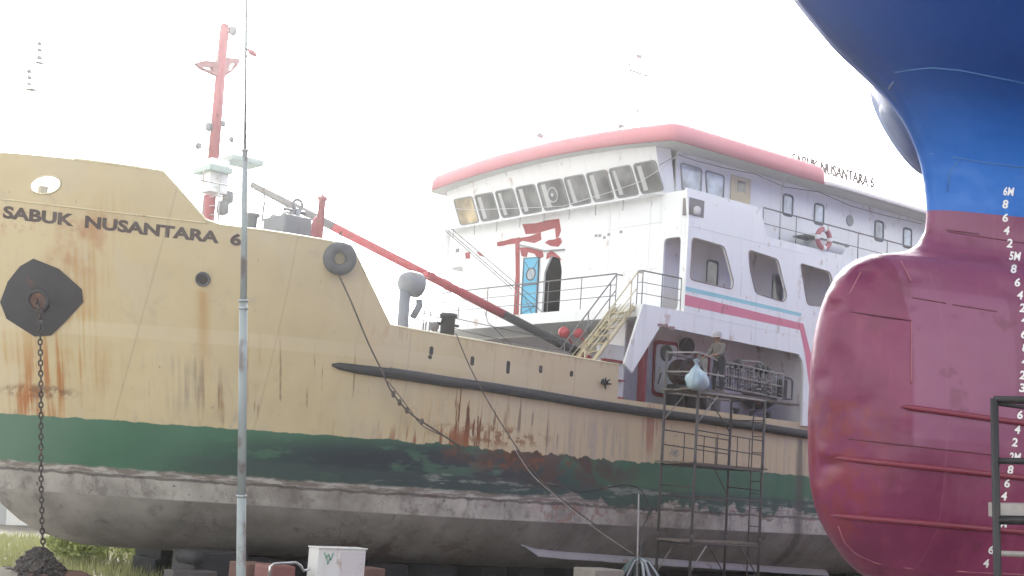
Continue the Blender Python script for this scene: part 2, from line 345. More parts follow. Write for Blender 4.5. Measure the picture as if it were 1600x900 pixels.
def hullB_mat():
    n = NT('fresh blue and red hull')
    n.z = n.math('ADD', n.z, BKEEL)
    z, x = n.z, n.x
    big = n.noise(.6, 7); st = n.noise(1.0, 6, (4, 4, .3), 2.0); fine = n.noise(4, 7, off=9)
    red = n.mix(n.step(big, .3, .7), (.135, .018, .062), (.205, .034, .098))
    red = n.mix(n.mul(n.step(st, .5, .7), .35), red, (.26, .055, .10))
    # patches of different coats, the upper ones purpled by painted sky reflection
    red = n.mix(n.mul(n.step(z, -.35, -.30), n.step(n.math('ADD', x, n.math('MULTIPLY', fine, .08)), -1.0, -1.05), .55), red, (.20, .065, .135))
    red = n.mix(n.mul(n.box(-2.6, -1.05, -.2, 1.95, .03), .45), red, (.24, .085, .17))
    red = n.mix(n.mul(n.step(x, -.9, -.6), n.step(z, .3, .2), n.step(fine, .42, .58), .6), red, (.19, .03, .032))
    red = n.mix(n.mul(n.step(n.noise(2, 7, off=33), .6, .68), .4), red, (.10, .016, .03))
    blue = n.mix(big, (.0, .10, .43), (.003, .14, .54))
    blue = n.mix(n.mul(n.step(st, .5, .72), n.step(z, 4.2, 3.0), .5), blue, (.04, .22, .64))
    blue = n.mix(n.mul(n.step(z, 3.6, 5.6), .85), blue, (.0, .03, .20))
    edge = n.math('ADD', z, n.math('MULTIPLY', n.math('SUBTRACT', x, -2.2), .02))
    for xs in (-1.5, -3.0, -5.2):
        red = n.mix(n.mul(n.step(n.math('ABSOLUTE', n.math('SUBTRACT', x, xs)), .02, .008), .2), red, (.27, .09, .14))
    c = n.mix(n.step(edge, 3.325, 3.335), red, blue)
    pl = n.noise(.8, 2, off=171)
    n.bump(n.math('ADD', n.math('MULTIPLY', pl, 2.4), n.math('ADD', n.math('MULTIPLY', n.noise(2.2, 2, off=77), .5), n.math('MULTIPLY', fine, .06))), .55, .07)
    return n.done(c, n.math('ADD', .26, n.math('MULTIPLY', fine, .2)), 0, .4)
M['hullB'] = hullB_mat()
def ground_mat():
    n = NT('yard ground'); c = n.mix(n.noise(.25, 7), (.13, .115, .095), (.25, .23, .20))
    c = n.mix(n.step(n.noise(2.5, 8, off=5), .55, .7), c, (.11, .10, .09)); n.bump(n.noise(6, 8), .5, .05)
    return n.done(c, .9)
M['ground'] = ground_mat()
def leaf_mat(name, a, b):
    n = NT(name); c = n.mix(n.noise(3.0, 4), a, b); return n.done(c, .6, 0, .3)
M['leaf'] = leaf_mat('bush leaves', (.20, .26, .07), (.42, .46, .18)); M['grass'] = leaf_mat('yard grass', (.24, .27, .10), (.46, .46, .25))

# ------------------------------------------------------------------ mesh builder
ORIG = {}
class MB:
    def __init__(s): s.bm = bmesh.new()
    def poly(s, pts, flip=False):
        v = [s.bm.verts.new(p) for p in pts]
        if flip: v.reverse()
        try: return s.bm.faces.new(v)
        except ValueError: return None
    def box(s, p0, p1, bev=0.0, mat=None):
        x0, y0, z0 = (min(a, b) for a, b in zip(p0, p1)); x1, y1, z1 = (max(a, b) for a, b in zip(p0, p1))
        c = [(x0, y0, z0), (x1, y0, z0), (x1, y1, z0), (x0, y1, z0), (x0, y0, z1), (x1, y0, z1), (x1, y1, z1), (x0, y1, z1)]
        if mat is not None: c = [mat @ Vector(q) for q in c]
        v = [s.bm.verts.new(q) for q in c]; fs = []
        for f in ((3, 2, 1, 0), (4, 5, 6, 7), (0, 1, 5, 4), (1, 2, 6, 5), (2, 3, 7, 6), (3, 0, 4, 7)): fs.append(s.bm.faces.new([v[i] for i in f]))
        if bev:
            es = list({e for f in fs for e in f.edges})
            bmesh.ops.bevel(s.bm, geom=es, offset=bev, segments=2, affect='EDGES', profile=.6)
        return s
    def path(s, pts, r, n=8, cap=True, closed=False):
        pts = [Vector(p) for p in pts]; N = len(pts); rings = []
        rr = r if isinstance(r, (list, tuple)) else [r] * N
        ref = None
        for i, p in enumerate(pts):
            a = pts[(i - 1) % N] if (i > 0 or closed) else p; b = pts[(i + 1) % N] if (i < N - 1 or closed) else p
            t = (b - a).normalized()
            if ref is None: ref = Vector((0, 0, 1)) if abs(t.z) < .9 else Vector((1, 0, 0))
            u = (ref - t * ref.dot(t)).normalized(); v = t.cross(u); ref = u
            rings.append([s.bm.verts.new(p + rr[i] * (math.cos(2 * math.pi * k / n) * u + math.sin(2 * math.pi * k / n) * v)) for k in range(n)])
        for i in range(N if closed else N - 1):
            A, B = rings[i], rings[(i + 1) % N]
            for k in range(n):
                f = s.bm.faces.new((A[k], A[(k + 1) % n], B[(k + 1) % n], B[k])); f.smooth = True
        if cap and not closed:
            s.bm.faces.new(list(reversed(rings[0]))); s.bm.faces.new(rings[-1])
        return s
    def tube(s, p, q, r, r2=None, n=8): return s.path([p, q], [r, r if r2 is None else r2], n)
    def lathe(s, prof, o, axis, n=20, cap=True):
        o = Vector(o); t = Vector(axis).normalized(); ref = Vector((0, 0, 1)) if abs(t.z) < .9 else Vector((1, 0, 0))
        u = (ref - t * ref.dot(t)).normalized(); v = t.cross(u); rings = []
        for r, h in prof: rings.append([s.bm.verts.new(o + t * h + r * (math.cos(2 * math.pi * k / n) * u + math.sin(2 * math.pi * k / n) * v)) for k in range(n)])
        for A, B in zip(rings, rings[1:]):
            for k in range(n):
                f = s.bm.faces.new((A[k], A[(k + 1) % n], B[(k + 1) % n], B[k])); f.smooth = True
        if cap:
            s.bm.faces.new(list(reversed(rings[0]))); s.bm.faces.new(rings[-1])
        return s
    def torus(s, c, axis, Rr, r, n=24, k=8, sc=(1, 1)):
        t = Vector(axis).normalized(); ref = Vector((0, 0, 1)) if abs(t.z) < .9 else Vector((1, 0, 0))
        u = (ref - t * ref.dot(t)).normalized(); v = t.cross(u)
        return s.path([Vector(c) + Rr * (sc[0] * math.cos(2 * math.pi * i / n) * u + sc[1] * math.sin(2 * math.pi * i / n) * v) for i in range(n)], r, k, closed=True)
    def prism(s, loops, fn, w0, w1):
        """loops of (u,v), the first the outline, others holes; fn(u,v,w) gives the point"""
        flat = [q for l in loops for q in l]
        tris = geometry.tessellate_polygon([[Vector((a, b, 0)) for a, b in l] for l in loops])
        A = [s.bm.verts.new(fn(a, b, w0)) for a, b in flat]; B = [s.bm.verts.new(fn(a, b, w1)) for a, b in flat]
        for t in tris:
            try: s.bm.faces.new([A[i] for i in t]); s.bm.faces.new([B[i] for i in reversed(t)])
            except ValueError: pass
        i = 0
        for l in loops:
            n = len(l)
            for k in range(n):
                a, b = i + k, i + (k + 1) % n
                try: s.bm.faces.new((A[a], A[b], B[b], B[a]))
                except ValueError: pass
            i += n
        return s
    def build(s, name, mat, parent=None, smooth=False, normals=True):
        o0 = Vector((0, 0, 0))
        if parent is not None:
            p = parent
            while p.parent: p = p.parent
            o0 = ORIG.get(p.name, o0)
        return s._fin(name, mat, parent, o0, smooth, normals)
    def _fin(s, name, mat, parent, o0, smooth, normals):
        if normals: bmesh.ops.recalc_face_normals(s.bm, faces=s.bm.faces[:])
        if o0.length: bmesh.ops.translate(s.bm, verts=s.bm.verts[:], vec=-o0)
        me = bpy.data.meshes.new(name); s.bm.to_mesh(me); s.bm.free()
        if smooth: me.polygons.foreach_set('use_smooth', [True] * len(me.polygons))
        ob = bpy.data.objects.new(name, me); COL.objects.link(ob)
        if mat is not None: me.materials.append(M[mat] if isinstance(mat, str) else mat)
        if parent is not None: ob.parent = parent
        return ob
    def top(s, name, mat, label, cat, fr=MW, loc=(0, 0, 0), group=None, smooth=False, normals=True, kind=None):
        loc = Vector(loc); ob = s._fin(name, mat, None, loc, smooth, normals)
        ob.matrix_world = fr @ Matrix.Translation(loc); ORIG[ob.name] = loc
        tag(ob, label, cat, group, kind); return ob
def tag(o, label=None, cat=None, group=None, kind=None):
    for k, v in (('label', label), ('category', cat), ('group', group), ('kind', kind)):
        if v: o[k] = v
def thing(name, label, cat, fr=MW, loc=(0, 0, 0), group=None):
    o = bpy.data.objects.new(name, None); COL.objects.link(o); o.empty_display_size = .3
    o.matrix_world = fr @ Matrix.Translation(Vector(loc)); ORIG[o.name] = Vector(loc)
    tag(o, label, cat, group); return o
def copy_tree(o, parent=None):
    c = o.copy(); COL.objects.link(c); c.parent = parent
    for ch in list(o.children): copy_tree(ch, c)
    return c
def text2d(txt, bold=0.0):
    cu = bpy.data.curves.new('t', 'FONT'); cu.body = txt; cu.resolution_u = 3; cu.offset = bold; cu.fill_mode = 'FRONT'
    ob = bpy.data.objects.new('t', cu); COL.objects.link(ob)
    dg = bpy.context.evaluated_depsgraph_get(); me = bpy.data.meshes.new_from_object(ob.evaluated_get(dg))
    vs = [(v.co.x, v.co.y) for v in me.vertices]; fs = [tuple(p.vertices) for p in me.polygons]
    bpy.data.objects.remove(ob); bpy.data.curves.remove(cu); bpy.data.meshes.remove(me)
    x0 = min(v[0] for v in vs); x1 = max(v[0] for v in vs); y0 = min(v[1] for v in vs); y1 = max(v[1] for v in vs)
    return [((a - x0) / (x1 - x0), (b - y0) / (y1 - y0)) for a, b in vs], fs, (x1 - x0) / (y1 - y0)
def text_mesh(txt, fn, bold=0.0):
    vs, fs, asp = text2d(txt, bold); b = MB(); V = [b.bm.verts.new(fn(u, v)) for u, v in vs]
    for f in fs:
        try: b.bm.faces.new([V[i] for i in f])
        except ValueError: pass
    return b
def rounded(cs, r, seg=4):
    """round the corners of a planar 3D polygon"""
    cs = [Vector(c) for c in cs]; out = []
    n = len(cs)
    for i, c in enumerate(cs):
        a = (cs[i - 1] - c); b = (cs[(i + 1) % n] - c); rr = min(r, a.length * .45, b.length * .45)
        p, q = c + a.normalized() * rr, c + b.normalized() * rr
        for k in range(seg + 1):
            t = k / seg; out.append((1 - t) ** 2 * p + 2 * t * (1 - t) * c + t * t * q)
    return out
def window(parent, cs, nrm, fmat='frame_grey', gmat='glass', fwid=.06, rad=.12, name='window', proud=.03):
    cs = [Vector(c) for c in cs]; nrm = Vector(nrm).normalized(); ctr = sum(cs, Vector()) / len(cs)
    outer = rounded(cs, rad); inner = []
    for p in outer:
        d = ctr - p; inner.append(p + d.normalized() * fwid * 1.15)
    b = MB(); N = len(outer)
    L = [[b.bm.verts.new(p + nrm * h) for p in ring] for ring, h in ((outer, .002), (outer, proud), (inner, proud), (inner, .002))]
    for A, B in zip(L, L[1:]):
        for k in range(N): b.bm.faces.new((A[k], A[(k + 1) % N], B[(k + 1) % N], B[k]))
    f = b.build(name, fmat, parent)
    g = MB(); g.poly([p + nrm * .010 for p in inner]); pane = g.build('pane', gmat, f)
    return f
def railing(parent, pts, h=1.0, mids=(.5,), sp=1.35, r=.022, mat='grey_rail', upv=(0, 0, 1), pr=.016):
    pts = [Vector(p) for p in pts]; upv = Vector(upv); b = MB()
    b.path([p + upv * h for p in pts], r, 6)
    for k in mids: b.path([p + upv * h * k for p in pts], pr * .8, 5)
    ra = b.build('railing', mat, parent)
    for i, (p, q) in enumerate(zip(pts, pts[1:])):
        n = max(1, round((q - p).length / sp))
        for k in range(n + (1 if i == len(pts) - 2 else 0)):
            a = p.lerp(q, k / n); MB().tube(a, a + upv * h, pr, n=6).build('post', mat, ra)
    return ra

# ------------------------------------------------------------------ ground
def make_ground():
    b = MB(); xs = [-900, -500, -300, -200, -150] + list(range(-120, 121, 4)) + [150, 200, 300, 500, 900]; ys = [-300, -150, -80] + list(range(-40, 141, 4)) + [170, 220, 300, 500, 900, 2000]
    G = [[b.bm.verts.new((x, y, gz(x, y) + (random.uniform(-.04, .04) if abs(x) < 121 and -40 < y < 141 else 0))) for x in xs] for y in ys]
    for j in range(len(ys) - 1):
        for i in range(len(xs) - 1): b.bm.faces.new((G[j][i], G[j][i + 1], G[j + 1][i + 1], G[j + 1][i]))
    o = b.build('ground', 'ground', smooth=True); tag(o, 'bare sloping earth of the slipway yard', 'ground', kind='structure')
make_ground()

# ================================================================== SHIP A
S = thing('cargo_ship', 'weathered cream and green coaster with white bridge house, propped up on the slip', 'ship', MA, (0, 0, -7.55))
# top edge of the shell, from stem to stern
edge_px = [(2, 238), (255, 268), (322, 344), (345, 352), (505, 375), (550, 384), (610, 508), (645, 515), (967, 570)]
ZT = []
for q in edge_px:
    p = AH(*q); ZT.append((p.x, p.z))
ZT = [(19.6, ZT[0][1] + .12)] + ZT + [(ZT[-1][0] - .02, -2.72), (-26, -2.85), (-36, -2.6)]
ZT_r = sorted(ZT)
def ztop(x): return interp(x, ZT_r)
print('ZT', [(round(a, 2), round(c, 2)) for a, c in ZT], len(ZT))
chk = AH(71, 289)
HXS = sorted(set([round(chk.x + .05 * k, 3) for k in range(-8, 9)] + [round(19.4 - .16 * i, 3) for i in range(112)] + [round(q[0], 3) for q in ZT if -30 < q[0] < 19.4] + [1.0 - 1.0 * i for i in range(33)]), reverse=True)
chk = AH(71, 289)
def hull_A():
    b = MB(); bm = b.bm
    zl = [-7.55, -7.5, -7.38, -7.2, -6.95, -6.6, -6.22, -6.2, -5.7, -5.2, -4.7, -4.2, -3.7, -3.2, -2.9]
    UP = 40
    for sg in (1, -1):
        rows = []
        for j in range(len(zl) + UP):
            row = []
            # stem end points then the stations
            def zz(x, j=j):
                return zl[j] if j < len(zl) else -2.9 + (ztop(x) + 2.9) * (j - len(zl) + 1) / UP
            x = 18.0
            for _ in range(8): x = a_stem(zz(x))
            xs = [x - (x - 17.6) * 0 ] + [x - d for d in (.03, .08, .15, .27, .42, .6)]
            xs = [q for q in xs] + [q for q in HXS if q < x - .7]
            miss = len([q for q in HXS if q >= x - .7])
            # keep the column count equal: squeeze missing stations onto the stem
            xs = [xs[0]] * miss + xs
            for q in xs: row.append(Vector((q, sg * a_b(q, zz(q)), zz(q))))
            rows.append(row)
        V = [[bm.verts.new(p) for p in r] for r in rows]
        for A, B in zip(V, V[1:]):
            for k in range(len(A) - 1):
                ps = []
                for v in (A[k], A[k + 1], B[k + 1], B[k]):
                    if not any((v.co - u.co).length < 1e-5 for u in ps): ps.append(v)
                if len(ps) > 2: bm.faces.new(ps)
        # transom
        for A, B in zip(V, V[1:]):
            a, c = A[-1].co, B[-1].co
            bm.faces.new([bm.verts.new(q) for q in (a, Vector((a.x, 0, a.z)), Vector((c.x, 0, c.z)), c)])
        # flat bottom
        r0 = V[0]
        for k in range(len(r0) - 1):
            a, c = r0[k].co, r0[k + 1].co
            if a.x - c.x > 1e-4: bm.faces.new([bm.verts.new(q) for q in (a, Vector((a.x, 0, a.z)), Vector((c.x, 0, c.z)), c)])
    bmesh.ops.remove_doubles(bm, verts=bm.verts[:], dist=.0015)
    # mooring hole through the forecastle bulwark, both sides
    rx, rz = .235, .20
    def er(c): return math.hypot((c.x - chk.x) / rx, (c.z - chk.z) / rz)
    kill = [f for f in bm.faces if er(f.calc_center_median()) < 1.0]
    bmesh.ops.delete(bm, geom=kill, context='FACES')
    for v in bm.verts:
        if v.is_boundary and er(v.co) < 1.75:
            k = er(v.co); v.co.x = chk.x + (v.co.x - chk.x) / k; v.co.z = chk.z + (v.co.z - chk.z) / k
            v.co.y = math.copysign(a_b(v.co.x, v.co.z), v.co.y)
    for f in bm.faces: f.smooth = True
    for e in bm.edges:
        if len(e.link_faces) == 2 and e.link_faces[0].normal.length and e.calc_face_angle(0) > R(24): e.smooth = False
    return b.build('hull', 'hullA', S)
HULL = hull_A()
b = MB(); b.path([Vector((chk.x + .24 * math.cos(t), a_b(chk.x + .24 * math.cos(t), chk.z + .205 * math.sin(t)) + .01, chk.z + .205 * math.sin(t))) for t in [2 * math.pi * i / 28 for i in range(28)]], .022, 8, closed=True)
b.build('chock_ring', 'cream', HULL)
def tops(x0, x1, n): return [Vector((x, a_b(x, ztop(x)) - .01, ztop(x))) for x in np.linspace(x0, x1, n)]
b = MB()
for sg in (1, -1):
    xs = sorted(set([q[0] for q in ZT[1:-3]] + list(np.linspace(17.5, 2.5, 60))), reverse=True)
    b.path([Vector((x, sg * (a_b(x, ztop(x)) - .02), ztop(x))) for x in xs if x < 17.8], .035, 6)
b.build('bulwark_rail', 'cream', HULL)
# weld step under the raised bulwark
kn = [AH(q, 311 + (q - 2) * .118, .012) for q in range(2, 330, 12)]
MB().path(kn, .018, 6).build('weld_step', 'cream', HULL)
# decks
def deck(name, x0, x1, z, mat='deck', cam=.0):
    b = MB(); xs = np.linspace(x0, x1, 24)
    for xa, xb in zip(xs, xs[1:]):
        ya, yb = max(.02, a_b(xa, z) - .05), max(.02, a_b(xb, z) - .05)
        b.poly([(xa, ya, z), (xa, -ya, z), (xb, -yb, z), (xb, yb, z)])
    b.build(name, mat, S)
fz = .02
deck('forecastle_deck', 18.6, 11.3, fz)
deck('main_deck', 11.3, -33, -2.95)
b = MB(); b.box((11.2, -5.6, -2.9), (11.3, 5.6, fz - .02)); b.build('forecastle_bulkhead', 'white', S)
# rubbing strake
pts = [AH(*q, .06) for q in [(519, 570), (530, 572), (560, 577), (600, 582), (650, 589), (700, 597), (760, 605), (830, 616), (900, 628), (1000, 643), (1100, 656), (1180, 667), (1262, 680)]]
z_end = pts[-1].z; pts += [Vector((x, a_b(x, z_end) + .06, z_end + .004 * (pts[-1].x - x))) for x in np.linspace(pts[-1].x - 2, -30, 14)]
fine = []
for p, q in zip(pts, pts[1:]):
    n = max(1, int((p - q).length / .35)); fine += [p.lerp(q, k / n) for k in range(n)]
fine.append(pts[-1])
rad = [.03, .085, .115, .125] + [.125 + .012 * math.sin(i * .9) * random.uniform(.2, 1) for i in range(len(fine) - 4)]
MB().path(fine, rad, 10).build('rubbing_strake', 'rubber', S)
MB().path([Vector((p.x, -p.y, p.z)) for p in fine], rad, 10).build('rubbing_strake', 'rubber', S)
b = MB(); b.path([p + Vector((-.1, .05, .115)) for p in fine[3:]], .022, 5); b.build('strake_lip', 'frame_dark', S)
# bilge keel
bk = [AH(*q) for q in [(814, 850), (835, 857), (870, 861), (940, 866), (1010, 871), (1110, 878), (1200, 884), (1290, 890)]]
b = MB()
for (p, q) in zip(bk, bk[1:]):
    k0 = 0 if p is bk[0] else 1
    b.poly([p, q, q + Vector((0, .16, -.17)), p + Vector((0, .16 * k0, -.17 * k0))]); b.poly([p - Vector((0, 0, .05)), q - Vector((0, 0, .05)), q + Vector((0, .16, -.19)), p + Vector((0, .16 * k0, -.19 * k0 - .01))])
b.build('bilge_keel', paint('pale bilge keel', (.5, .49, .49), .6, .2, .1), S)
# anchor plate (octagonal doubling plate) and hawse pipe
oct_px = [(31, 416), (52, 404), (92, 420), (128, 452), (130, 472), (100, 505), (80, 524), (54, 526), (10, 498), (0, 472), (12, 440)]
def strip_on_hull(px, off):
    return [AH(*q, off) for q in px]
b = MB(); ctr = (62, 468)
ringsN = 6; V = []
dense = []
for (p, q) in zip(oct_px, oct_px[1:] + oct_px[:1]):
    for k in range(3): dense.append((p[0] + (q[0] - p[0]) * k / 3, p[1] + (q[1] - p[1]) * k / 3))
for k in range(1, ringsN + 1):
    f = k / ringsN; V.append([b.bm.verts.new(AH(ctr[0] + (x - ctr[0]) * f, ctr[1] + (y - ctr[1]) * f, .035)) for x, y in dense])
V.append([b.bm.verts.new(AH(x, y, -.01)) for x, y in dense])
c0 = b.bm.verts.new(AH(*ctr, .035)); nD = len(dense)
for k in range(nD):
    b.bm.faces.new((c0, V[0][k], V[0][(k + 1) % nD]))
    for A, B in zip(V, V[1:]): b.bm.faces.new((A[k], A[(k + 1) % nD], B[(k + 1) % nD], B[k]))
APL = b.build('anchor_plate', 'anchor_plate', S)
hp = AH(60, 470, .035); hn = AN(hp); print('hawse', hp, hn)
b = MB(); b.torus(hp + hn * .02, hn, .25, .05, 28, 8); b.build('hawse_rim', 'anchor_plate', APL)
b = MB(); b.lathe([(.22, .01), (.19, .02), (.12, .03)], hp, hn, 20); b.build('hawse_mouth', paint('rusty hawse mouth', (.13, .07, .055), .8, .4, .6, scale=6), APL)
# side outlet pipe at (317,435)
p = AH(317, 436, .0); pn = AN(p)
b = MB(); b.torus(p + pn * .02, pn, .15, .028, 24, 6); ol = b.build('side_outlet', 'frame_dark', S)
b = MB(); b.lathe([(.14, .0), (.14, .02)], p, pn, 20); b.build('outlet_mouth', 'dark', ol)
# freeing ports along the bulwark
for (px, py, hh) in [(674, 548, .22), (672, 558, .10), (738, 564, .24), (794, 574, .34), (845, 577, .2), (893, 584, .16)]:
    p = AH(px, py, .006); cs = [p + Vector((dx, 0, dz)) for dx, dz in ((.06, hh / 2), (-.06, hh / 2), (-.06, -hh / 2), (.06, -hh / 2))]
    b = MB(); q = rounded(cs, .06); b.poly(q); b.build('freeing_port', 'dark', S)
b = MB(); p = AH(945, 599, .03)
for k in range(9):
    a = random.uniform(0, 6.28); b.path([p, p + Vector((.2 * math.cos(a), .06, .16 * math.sin(a)))], [.05, .015], 6)
b.build('frayed_rope_end', 'black', S)
# painted name
bl0, bl1 = Vector((4, 341)), Vector((377, 385))
def name_pt(u, v):
    q = bl0.lerp(bl1, u); return AH(q.x + v * 1.5, q.y - v * (20.5 - 1.0 * u), .014)
vs, fs, _ = text2d('SABUK  NUSANTARA  6', .045)
us = sorted((min(vs[i][0] for i in f), max(vs[i][0] for i in f)) for f in fs); gaps = []; end = us[0][1]
for a, c in us:
    if a > end: gaps.append((a - end, (a + end) / 2))
    end = max(end, c)
cuts = [-1] + sorted(g[1] for g in sorted(gaps)[-2:]) + [2]
for lo, hi in zip(cuts, cuts[1:]):
    b = MB(); vm = {}
    for f in fs:
        if lo < vs[f[0]][0] < hi:
            for i in f:
                if i not in vm: vm[i] = b.bm.verts.new(name_pt(*vs[i]))
            try: b.bm.faces.new([vm[i] for i in f])
            except ValueError: pass
    b.build('hull_name', 'letters', S, normals=False)

# ------------------------------------------------------------------ superstructure
def side(y): return lambda a, c, wd: Vector((a, y + wd, c))
def frontf(x): return lambda a, c, wd: Vector((x + wd, a, c))
def rloop(cs, r=.12, seg=3): return [(p.x, p.y) for p in rounded([Vector((a, c, 0)) for a, c in cs], r, seg)]
outer = [(1.74, .05), (.06, .05), (.06, 2.85), (.2, 3.74), (-3.08, 3.72), (-3.45, 2.87), (-24, 2.87), (-24, -2.85), (-5.47, -2.85), (-5.45, -1.15), (-5.38, -.82), (-5.18, -.62), (1.0, -.50), (2.02, -1.95), (2.34, -1.72)]
wins = [rloop([(-.12, 2.30), (-1.52, 2.25), (-2.0, 1.24), (-1.96, .99), (-.12, 1.03)], .14), rloop([(-2.62, 2.32), (-3.99, 2.24), (-4.50, 1.12), (-4.35, .93), (-3.02, 1.03), (-2.72, 1.7)], .14),
        rloop([(-5.08, 2.28), (-6.6, 2.22), (-7.0, 1.1), (-5.5, 1.0)], .14), rloop([(-7.6, 2.28), (-9.1, 2.22), (-9.5, 1.1), (-8.0, 1.0)], .14), rloop([(-10.1, 2.28), (-11.6, 2.22), (-12, 1.1), (-10.5, 1.0)], .14)]
for y0, nm in ((6.0, 'side_plate'), (-6.08, 'side_plate')):
    b = MB(); b.prism([outer] + wins, side(y0), 0, .08); sp = b.build(nm, 'white', S)
    yo = y0 + .083 if y0 > 0 else y0 - .003
    b = MB()
    for (za0, za1, zb0, zb1) in ((.56, .23, .37, .15),):
        b.poly([(.055, yo, za0), (-5.34, yo, zb0), (-5.19, yo, zb1), (.055, yo, za1)])
    b.poly([(-5.34, yo, .37), (-5.75, yo, -.5), (-6.15, yo, -1.8), (-5.80, yo, -1.8), (-5.46, yo, -.55), (-5.19, yo, .15)])
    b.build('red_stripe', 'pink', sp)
    b = MB(); b.poly([(.055, yo, .80), (-5.24, yo, .69), (-5.20, yo, .58), (.055, yo, .67)]); b.build('blue_stripe', 'cyan', sp)
# welded edges of the side plate openings, rusty
b = MB()
for l in wins[:3]: b.path([Vector((a, 6.085, c)) for a, c in l], .018, 5, closed=True)
b.build('opening_rim', paint('rust nibbled rim', (.34, .28, .26), .7, .3, .9, (.22, .12, .10), 4), sp)
# front wall with doorway and side passages
fo = [(-6.0, .05), (5.98, .05), (5.98, 2.85), (5.95, 3.74), (-5.95, 3.74), (-6.0, 2.85)]
holes = [rloop([(-.50, .12), (.40, .12), (.40, 1.75), (.22, 2.26), (-.20, 2.26), (-.50, 1.75)], .1), rloop([(5.04, .12), (5.74, .12), (5.74, 2.34), (5.04, 2.34)], .16), rloop([(-5.74, .12), (-5.04, .12), (-5.04, 2.34), (-5.74, 2.34)], .16)]
b = MB(); b.prism([fo] + holes, frontf(-.08), 0, .08); FW = b.build('front_wall', 'white', S)
b = MB(); b.box((-4.2, -2.2, .1), (-.2, 2.0, 2.7)); bmesh.ops.reverse_faces(b.bm, faces=b.bm.faces[:])
for f in [f for f in b.bm.faces if f.calc_center_median().x > -.3]: b.bm.faces.remove(f)
b.build('doorway_interior', 'dark', FW, normals=False)
# inner side walls of the accommodation
for sg in (1, -1):
    b = MB(); b.box((-.09, sg * 4.82, .05), (-24, sg * 4.90, 2.83)); iw = b.build('cabin_wall', 'grey_wall', S)
    for xc in (-2.3, -5.4, -8.4, -11.4):
        window(iw, [(xc + .26, sg * 4.9, 2.05), (xc - .26, sg * 4.9, 2.05), (xc - .26, sg * 4.9, 1.15), (xc + .26, sg * 4.9, 1.15)], (0, sg, 0), 'frame_dark', 'glass', .05, .13)
b = MB(); b.box((-.09, 4.93, 2.1), (-.04, 4.99, 1.1)); 
window(S, [(-.9, 4.905, 1.95), (-1.25, 4.905, 1.95), (-1.25, 4.905, .95), (-.9, 4.905, .95)], (0, 1, 0), 'frame_dark', 'glass', .05, .12); b.build('door_post', 'primer', S)
# deck slabs
b = MB(); b.box((1.75, -6.0, -.30), (.0, 6.0, .045)); b.box((-.0, -6.0, -.22), (-24, 5.99, .045)); b.build('passenger_deck', 'white', S)
b = MB(); b.box((-.09, -5.98, 2.74), (-24, 5.98, 2.85)); b.build('bridge_deck', 'soffit', S)
# lower house under the passenger deck
b = MB(); b.box((-.6, -4.8, -2.94), (-.5, 4.1, -.31)); b.build('lower_front_wall', paint('shaded mauve grey wall', (.36, .33, .345), .6, .15, .2), S)  # under-deck shade painted into the wall colour
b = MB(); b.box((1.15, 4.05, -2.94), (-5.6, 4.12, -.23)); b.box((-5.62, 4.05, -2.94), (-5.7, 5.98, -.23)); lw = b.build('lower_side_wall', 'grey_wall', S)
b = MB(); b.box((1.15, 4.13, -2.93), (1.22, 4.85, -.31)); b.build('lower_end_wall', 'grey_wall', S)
# white watertight door with round port, and its red frame, in the open passage
def YP(px, py, y): 
    v = AY(px, py, y); return v
yd = 4.14
cs = [YP(1024, 537, yd), YP(1056, 541, yd), YP(1052, 618, yd), YP(1021, 612, yd)]
b = MB(); b.prism([[(p.x, p.z) for p in rounded([c + (c - sum(cs, Vector()) / 4) * .16 for c in cs], .15)]], side(yd), -.02, .03); fr = b.build('passage_door', 'primer', S)
b = MB(); b.prism([[(p.x, p.z) for p in rounded(cs, .15)]], side(yd), .031, .07); lf = b.build('door_leaf', 'white', fr)
pc = YP(1041, 552, yd + .08); b = MB(); b.lathe([(.26, 0), (.26, .03), (.2, .04), (.19, .02), (.0, .02)], pc, (0, 1, 0), 22, False); b.build('door_port', paint('dull green port', (.15, .17, .155), .4, .2, .2), fr)
b = MB(); h = YP(1028, 600, yd + .08); b.tube(h, h + Vector((-.05, .06, .35)), .025); b.build('door_handle', 'frame_dark', fr)
b = MB()
for (p0, p1) in [((1002, 515), (1012, 628)), ]:
    a = YP(1010, 520, 4.9); c = YP(1006, 625, 4.9); b.box((a.x - .10, 4.7, -2.93), (a.x + .08, 4.9, -.32))
b.build('red_stanchion', 'primer', S)
b = MB()
a = YP(975, 560, 5.2); 
for k, (z0, z1, mt) in enumerate([(-1.55, -1.62, 'primer'), (-2.10, -2.14, 'primer'), (-2.6, -2.78, 'primer')]): b.box((1.5, 5.1, z0), (2.35, 5.25, z1))
b.build('red_step', 'primer', S)
b = MB(); b.box((1.45, 4.95, -2.93), (2.4, 5.08, -1.1)); b.build('locker', 'white', S)
cs = [YP(1086, 552, 4.16), YP(1109, 557, 4.16), YP(1107, 588, 4.16), YP(1083, 583, 4.16)]
window(S, cs, (0, 1, 0), 'primer', 'glass', .07, .06, 'cabin_window')
b = MB(); c = YP(1072, 541, 4.2); b.lathe([(.26, -.05), (.28, .05), (.26, .12)], c, (0, 1, 0), 20); b.build('dark_hatch', 'black', S)
# rust nibbled lip above the opening
b = MB(); 
for k in range(7):
    a = AY(1030 + k * 3.6, 508 + k * .9, 6.09); b.box((a.x - .06, 6.085, a.z - random.uniform(.0, .05)), (a.x + .06, 6.1, a.z + random.uniform(.03, .09)))
b.build('rust_lip', paint('rust pink lip', (.36, .24, .24), .7, .3, .6), S)
